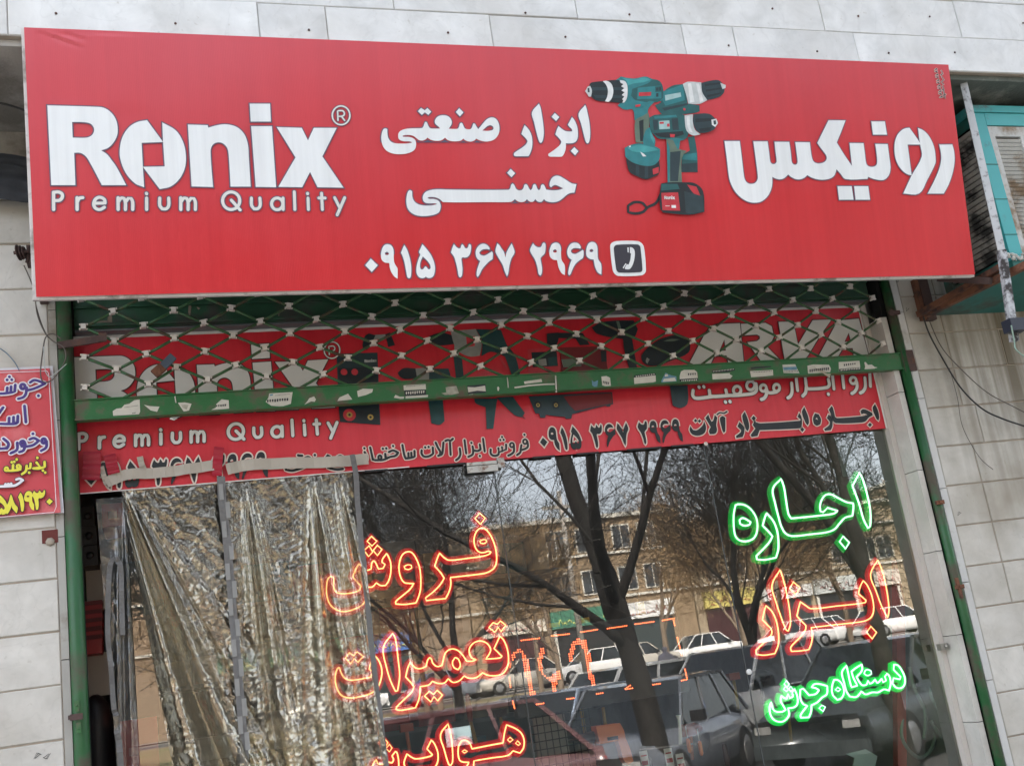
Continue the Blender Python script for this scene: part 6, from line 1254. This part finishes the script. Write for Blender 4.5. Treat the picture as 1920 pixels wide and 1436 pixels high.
tree('street_tree', 'bare street tree far to the right', None, None, 0, 0, (13.5, -8.6, 0), 2, 1, None, s3)
T, C = grow_tree(73, 8.5, .15, (.05, 0), 6, .62, .011, .33, (.45, .7), (.64, .88), kids=(2, 4)); f0 = None
for k, (x, y, s_) in enumerate(((7, -27, .9), (12, -30, 1), (16.5, -26, .95), (20.5, -31, 1.1), (25, -27, .9), (30, -33, 1.1), (2, -30, .95), (-3, -28, 1), (36, -30, 1), (-9, -31, 1.1), (-15, -29, 1), (9.5, -36, 1.15), (14, -38, 1.1), (19, -37, 1.2), (23, -35, 1.1), (28, -38, 1.2), (5, -37, 1.1))):
    z = .104 + (-22 - y) * .0448
    if f0 is None: f0 = tree('verge_tree', 'light brown bare tree on the grassy verge', T, C, M['bark2'], M['twig'], (x, y, z), k, s_ * .72, 'bare trees on the grassy verge')
    else: tree('verge_tree', 'light brown bare tree on the grassy verge', None, None, 0, 0, (x, y, z), k * 1.3, s_ * .72, 'bare trees on the grassy verge', f0)

# cars
M['tyre'] = mat('tyre_rubber', (.012, .012, .012), .8); M['rim'] = mat('alloy_rim', (.35, .35, .35), .35, metal=.7); M['cglass'] = mat('car_glass', (.015, .02, .022), .04, spec=.8, var=.02)
M['lamp'] = mat('lamp_glass', (.3, .3, .29), .1); M['tail'] = mat('tail_lamp', (.35, .01, .01), .2)
def paint(name, c, met=.1): m = mat(name, c, .25, metal=met, var=.03, coat=.8); return m
def car_mesh(L, W, H, cabin, kind):
    """lofted body: lower shell with wheel arches and a tapered greenhouse"""
    hl = H * .62; b = MB(); n = 28
    prof = []
    for i in range(n + 1):
        t = i / n; x = -L / 2 + L * t
        top = hl * (.80 + .20 * math.sin(math.pi * min(1, max(0, (t - .02) / .30)) * .5)) if t < .3 else hl * (1 - (.07 if kind == 'wagon' else .05) * max(0, (t - .8) / .2)**2)
        wd = W / 2 * (1 - .16 * abs(2 * t - 1)**4); lo = .20 + .10 * abs(2 * t - 1)**6
        prof.append((x, top, wd, lo))
    vs = []; R_ = 8
    for x, top, wd, lo in prof:
        vs += [(x, -wd * .93, lo), (x, -wd, lo + .14), (x, -wd, top * .78), (x, -wd * .90, top * .97), (x, wd * .90, top * .97), (x, wd, top * .78), (x, wd, lo + .14), (x, wd * .93, lo)]
    fs = [(i * R_ + k, i * R_ + (k + 1) % R_, (i + 1) * R_ + (k + 1) % R_, (i + 1) * R_ + k) for i in range(n) for k in range(R_)]
    fs += [tuple(range(R_)), tuple(reversed(range(n * R_, n * R_ + R_)))]
    b.add(vs, fs, 0, True)
    a0, a1, r0, r1 = cabin; W2 = W * .90 / 2; W3 = W * .74 / 2; zb = hl * .93
    c0 = [(a0, -W2, zb), (a1, -W2, zb), (a1, W2, zb), (a0, W2, zb)]; c1 = [(r0, -W3, H - .03), (r1, -W3, H - .03), (r1, W3, H - .03), (r0, W3, H - .03)]; c2 = [(r0 + .15, -W3 * .8, H), (r1 - .15, -W3 * .8, H), (r1 - .15, W3 * .8, H), (r0 + .15, W3 * .8, H)]
    g_ = MB(); g_.add(c0 + c1, [(0, 1, 5, 4), (1, 2, 6, 5), (2, 3, 7, 6), (3, 0, 4, 7)])
    b.add(c1 + c2, [(0, 1, 5, 4), (1, 2, 6, 5), (2, 3, 7, 6), (3, 0, 4, 7), (4, 5, 6, 7)], 0, True)
    P = lambda u, v, s: Vector(((a0 + (a1 - a0) * u) * (1 - v) + (r0 + (r1 - r0) * u) * v, s * (W2 + (W3 - W2) * v) * 1.004, zb + (H - .03 - zb) * v))
    for s in (-1, 1):
        for u, w_ in ((0, .05), (.36, .045), (.70, .04), (1, .05)): b.bar(P(u, 0, s), P(u, 1, s), w_, .03, up=(0, 1, 0))
        b.bar(P(0, 1, s), P(1, 1, s), .05, .04)
    return b, g_
def car(lb, col_m, loc, rz, L=4.3, W=1.68, H=1.42, kind='sedan', group=None, paper=False):
    t = thing('parked_car', lb, 'car', (0, 0, 0), group)
    cab = {'sedan': (-L * .20, L * .36, -L * .06, L * .22), 'hatch': (-L * .22, L * .46, -L * .06, L * .34), 'wagon': (-L * .17, L * .47, -L * .05, L * .42)}[kind]
    b, g_ = car_mesh(L, W, H, cab, kind); bo = b.build('body', col_m, t); g_.build('windows', M['cglass'], t)
    for sx in (-1, 1):
        for sy in (-1, 1):
            c = (sx * L * .31, sy * (W / 2 - .09), .31)
            mb = MB(); mb.lathe(c, (0, sy, 0), [(-.09, .30), (.07, .31), (.10, .28)], 20); wh = mb.build('wheel', M['tyre'], t)
            mb = MB(); mb.lathe((c[0], c[1] + sy * .101, c[2]), (0, sy, 0), [(0, .19), (.012, .17), (.015, .05)], 14); mb.build('rim', M['rim'], wh)
    for sy in (-1, 1):
        mb = MB(); mb.box((-L / 2 - .012, sy * W * .27, H * .38), (-L / 2 + .05, sy * W * .39, H * .44)); mb.build('headlight', M['lamp'], t)
        mb = MB(); mb.box((L / 2 - .05, sy * W * .26, H * .40), (L / 2 + .012, sy * W * .41, H * .50)); mb.build('tail_lamp', M['tail'], t)
        mb = MB(); mb.box((-L * .15, sy * W * .47, H * .62), (-L * .12, sy * (W * .47 + .16), H * .71)); mb.build('mirror', M['black_p'], t)
    mb = MB(); mb.box((-L / 2 - .03, -W * .42, .26), (-L / 2 + .06, W * .42, .42)); mb.build('bumper', col_m, t)
    mb = MB(); mb.box((L / 2 - .06, -W * .42, .28), (L / 2 + .03, W * .42, .46)); mb.build('bumper', col_m, t)
    if paper: mb = MB(); mb.box((.45, W * .43, H * .74), (.72, W * .435, H * .87)); mb.build('paper_notice', mat('pale_blue_paper', (.45, .6, .65), .6), t)
    for c in t.children:
        c.matrix_parent_inverse = Matrix.Identity(4)
        for d in c.children: d.matrix_parent_inverse = Matrix.Identity(4)
    t.matrix_world = Matrix.Translation(loc) @ Matrix.Rotation(rz, 4, 'Z'); return t
def X(px, py, Y): return refl(px, py, Y).x
P_ = {k: paint('car_' + k, v) for k, v in dict(black=(.05, .06, .062), maroon=(.14, .075, .08), white=(.74, .74, .72), silver=(.60, .61, .60), blue=(.36, .43, .54), beige=(.45, .42, .36), dark=(.15, .165, .19)).items()}
car('dark maroon saloon with a paper notice in its window', P_['maroon'], (X(790, 1390, -8.2) - .3, -8.2, -.03), R(4), 4.3, 1.7, 1.42, 'hatch', paper=True)
car('grey blue saloon in the near row', P_['blue'], (X(1040, 1370, -10.4), -10.4, 0), R(-38), 4.3, 1.68, 1.38)
car('dark hatchback behind the big tree trunk', P_['dark'], (X(1210, 1350, -8.9), -8.9, 0), R(-46), 4.1, 1.68, 1.36, 'hatch')
car('black car with large windscreen in the near row', P_['black'], (X(1660, 1300, -8.7), -8.7, 0), R(-30), 4.4, 1.75, 1.44, 'hatch')
car('white estate car behind the near row', P_['white'], (X(1150, 1300, -12.6), -12.6, 0), R(-12), 4.3, 1.66, 1.56, 'wagon')
car('silver hatchback behind the near row', P_['silver'], (X(1385, 1280, -11.6), -11.6, 0), R(-28), 4.1, 1.7, 1.60, 'hatch')
car('silver grey car at the right end of the near row', P_['silver'], (X(1830, 1280, -12), -12, 0), R(-25), 4.2, 1.7, 1.5, 'hatch')
far = [('white', 1480, 1190, 'white saloon parked across the road, full side in view'), ('white', 1345, 1205, 'white saloon parked across the road behind the tree'), ('silver', 1560, 1165, 'silver car across the road between two white ones'), ('white', 1680, 1160, 'white car across the road at the right'), ('beige', 990, 1270, 'beige car across the road at the left'), ('dark', 860, 1300, 'dark saloon across the road at the left'), ('white', 1110, 1230, 'white boxy saloon across the road'), ('beige', 1205, 1195, 'beige car with open boot across the road'), ('white', 640, 1330, 'white van-like car across the road far left'), ('dark', 1790, 1150, 'dark car across the road far right')]
for k, (c, px, py, lb) in enumerate(far):
    car(lb, P_[c], (X(px, py, -44.5), -44.5 - (k % 3) * .8, 1.0), R(180 if k % 2 else 0), 4.4, 1.7, 1.42, 'sedan' if k % 3 else 'hatch')

# far buildings
fb = [(-60, -30, 9.2, (.26, .19, .12)), (-30, -14, 7.6, (.28, .22, .15)), (-14, 2.5, 8.4, (.24, .17, .11)), (2.5, 17, 7.2, (.25, .18, .12)), (17, 31, 9.0, (.28, .20, .12)), (31, 48, 8.2, (.34, .27, .18)), (48, 75, 9.6, (.26, .19, .13))]
M['fwin'] = mat('far_window_glass', (.03, .035, .04), .1, spec=.8); M['ffr'] = mat('pale_window_frame', (.5, .48, .42), .6)
sgc = [(.05, .16, .10), (.55, .50, .42), (.05, .14, .35), (.40, .42, .40), (.55, .05, .05), (.50, .42, .12), (.10, .35, .38), (.6, .6, .58)]
br_ = random.Random(9)
def brickish(name, c):
    m, t, p = base(name); g0 = nd(t, 'ShaderNodeNewGeometry'); sp = nd(t, 'ShaderNodeSeparateXYZ'); cb = nd(t, 'ShaderNodeCombineXYZ'); t.links.new(g0.outputs['Position'], sp.inputs[0]); t.links.new(sp.outputs[0], cb.inputs[0]); t.links.new(sp.outputs[2], cb.inputs[1])
    bt_ = nd(t, 'ShaderNodeTexBrick'); bt_.inputs['Scale'].default_value = 3; bt_.inputs['Color1'].default_value = tuple(c) + (1,); bt_.inputs['Color2'].default_value = tuple(x * .75 for x in c) + (1,); bt_.inputs['Mortar'].default_value = tuple(x * .6 for x in c) + (1,)
    t.links.new(cb.outputs[0], bt_.inputs[0]); t.links.new(bt_.outputs[0], p.inputs['Base Color']); p.inputs['Roughness'].default_value = .85; return m
for n_, (xa, xb, h, c) in enumerate(fb):
    lbs = ['far left end', 'second from the left', 'third from the left', 'middle, lowest roof', 'right of the middle', 'second from the right', 'far right end']
    B = thing('far_building', 'brown brick building with shops across the road, ' + lbs[n_], 'building', ((xa + xb) / 2, -62, 1.1))
    Yf = -58.0; mb = MB(); mb.box((xa + .05, Yf, 1.0), (xb - .05, -70, 1.1 + h)); mb.build('wall', brickish('far_brick', c), B)
    mb = MB(); mb.box((xa, Yf + .25, 1.1 + h + .003), (xb, -70, 1.1 + h + .25)); mb.build('parapet', M['ffr'], B)
    for zb_ in (5.35, 7.95):
        if zb_ < h: mb = MB(); mb.box((xa + .06, Yf + .004, zb_), (xb - .06, Yf + .16, zb_ + .14)); mb.build('floor_band', M['ffr'], B)
    x = xa + .6
    while x + 3.6 < xb:
        wd = br_.uniform(2.6, 4.2)
        if x + wd > xb - .3: break
        # shop opening, sign board above it
        mb = MB(); mb.box((x, Yf + .02, 1.12), (x + wd, Yf + .10, 3.9)); so2 = mb.build('shop_opening', mat('shop_dark', br_.choice([(.02, .02, .02), (.05, .02, .02), (.03, .04, .04)]), .3), B)
        mb = MB(); sg = br_.choice(sgc); mb.box((x - .1, Yf + .12, 4.0), (x + wd + .1, Yf + .32, 4.0 + br_.uniform(.7, 1.1))); sgn = mb.build('shop_sign_board', mat('far_sign_board', sg, .5, var=.1), B)
        mb = MB(); lc = (.7, .68, .2) if sum(sg) < .6 else (.25, .03, .03)
        xx = x + .3
        while xx < x + wd - .4:
            q_ = br_.uniform(.12, .3); zz = 4.25 + br_.uniform(-.05, .12); mb.tube([(xx, Yf + .325, zz), (xx + q_ * .5, Yf + .325, zz + br_.uniform(-.08, .3)), (xx + q_, Yf + .325, zz - .05)], .035, 4); xx += q_ + .06
        mb.build('sign_lettering', mat('far_letters', lc, .5), sgn)
        if br_.random() < .6:
            for s_ in (0, 1): mb = MB(); mb.box((x + s_ * (wd - .16), Yf + .105, 1.12), (x + s_ * (wd - .16) + .16, Yf + .2, 3.9)); mb.build('white_column', M['ffr'], B)
        z = 5.7
        while z + 1.6 < 1.1 + h:
            for k in range(2):
                wx = x + .35 + k * wd / 2
                mb = MB(); mb.box((wx, Yf + .01, z), (wx + 1.2, Yf + .06, z + 1.45)); f1 = mb.build('window', M['ffr'], B)
                mb = MB()
                for q_ in (0, 1): mb.box((wx + .08 + q_ * .55, Yf + .065, z + .08), (wx + .57 + q_ * .55, Yf + .08, z + 1.37))
                mb.build('pane', M['fwin'], f1)
            z += 2.5
        x += wd + br_.uniform(.25, .7)
# overhead cables across the street and a pole
M['polec'] = mat('pole_concrete', (.30, .28, .25), .8)
up_ = thing('utility_pole', 'tall concrete pole across the road', 'pole', (X(1090, 1200, -43), -43, 1)); xx = X(1090, 1200, -43)
mb = MB(); mb.tube([(xx, -43, 1), (xx, -43, 9.5)], [.16, .10], 10); mb.build('shaft', M['polec'], up_); mb = MB(); mb.box((xx - .9, -43.06, 8.7), (xx + .9, -42.94, 8.85)); mb.build('cross_arm', M['polec'], up_)
for k in range(3):
    pts = [Vector((-30 + i * 10, -12.5 - k * .5, 5.3 + k * .35 + .03 * ((i % 4) - 2)**2)) for i in range(11)]
    wire('overhead_cable', ['lowest', 'middle', 'highest'][k] + ' overhead cable running along the street', pts, .012, M['cable_k'], 'cable')
# person by the verge
pe = None
try:
    me = bpy.data.meshes.new('person'); V_ = [(0, 0, .92), (0, 0, 1.15), (0, .02, 1.40), (0, .03, 1.52), (0, .03, 1.68), (-.17, 0, 1.42), (-.24, .08, 1.14), (-.18, .20, .98), (.17, 0, 1.42), (.24, .08, 1.14), (.18, .20, .98), (-.09, 0, .86), (-.10, .04, .48), (-.10, 0, .08), (-.10, .14, .04), (.09, 0, .86), (.11, -.03, .48), (.12, -.02, .08), (.12, .12, .04)]
    E_ = [(0, 1), (1, 2), (2, 3), (3, 4), (2, 5), (5, 6), (6, 7), (2, 8), (8, 9), (9, 10), (0, 11), (11, 12), (12, 13), (13, 14), (0, 15), (15, 16), (16, 17), (17, 18)]
    RR = [.15, .14, .16, .06, .11, .07, .05, .035, .07, .05, .035, .10, .07, .05, .04, .10, .07, .05, .04]
    me.from_pydata(V_, E_, []); o = bpy.data.objects.new('person', me); COL.objects.link(o)
    md = o.modifiers.new('Skin', 'SKIN'); 
    for v, r_ in zip(me.skin_vertices[0].data, RR): v.radius = (r_, r_ * .85)
    me.skin_vertices[0].data[0].use_root = True
    s_ = o.modifiers.new('Subsurf', 'SUBSURF'); s_.levels = 1; s_.render_levels = 1
    me.materials.append(mat('dark_clothes', (.06, .06, .08), .9))
    o.location = (X(1245, 1215, -24), -24, .2); tag(o, 'person in dark clothes standing on the verge behind the big tree', 'person')
except Exception as ex: print('person', ex)
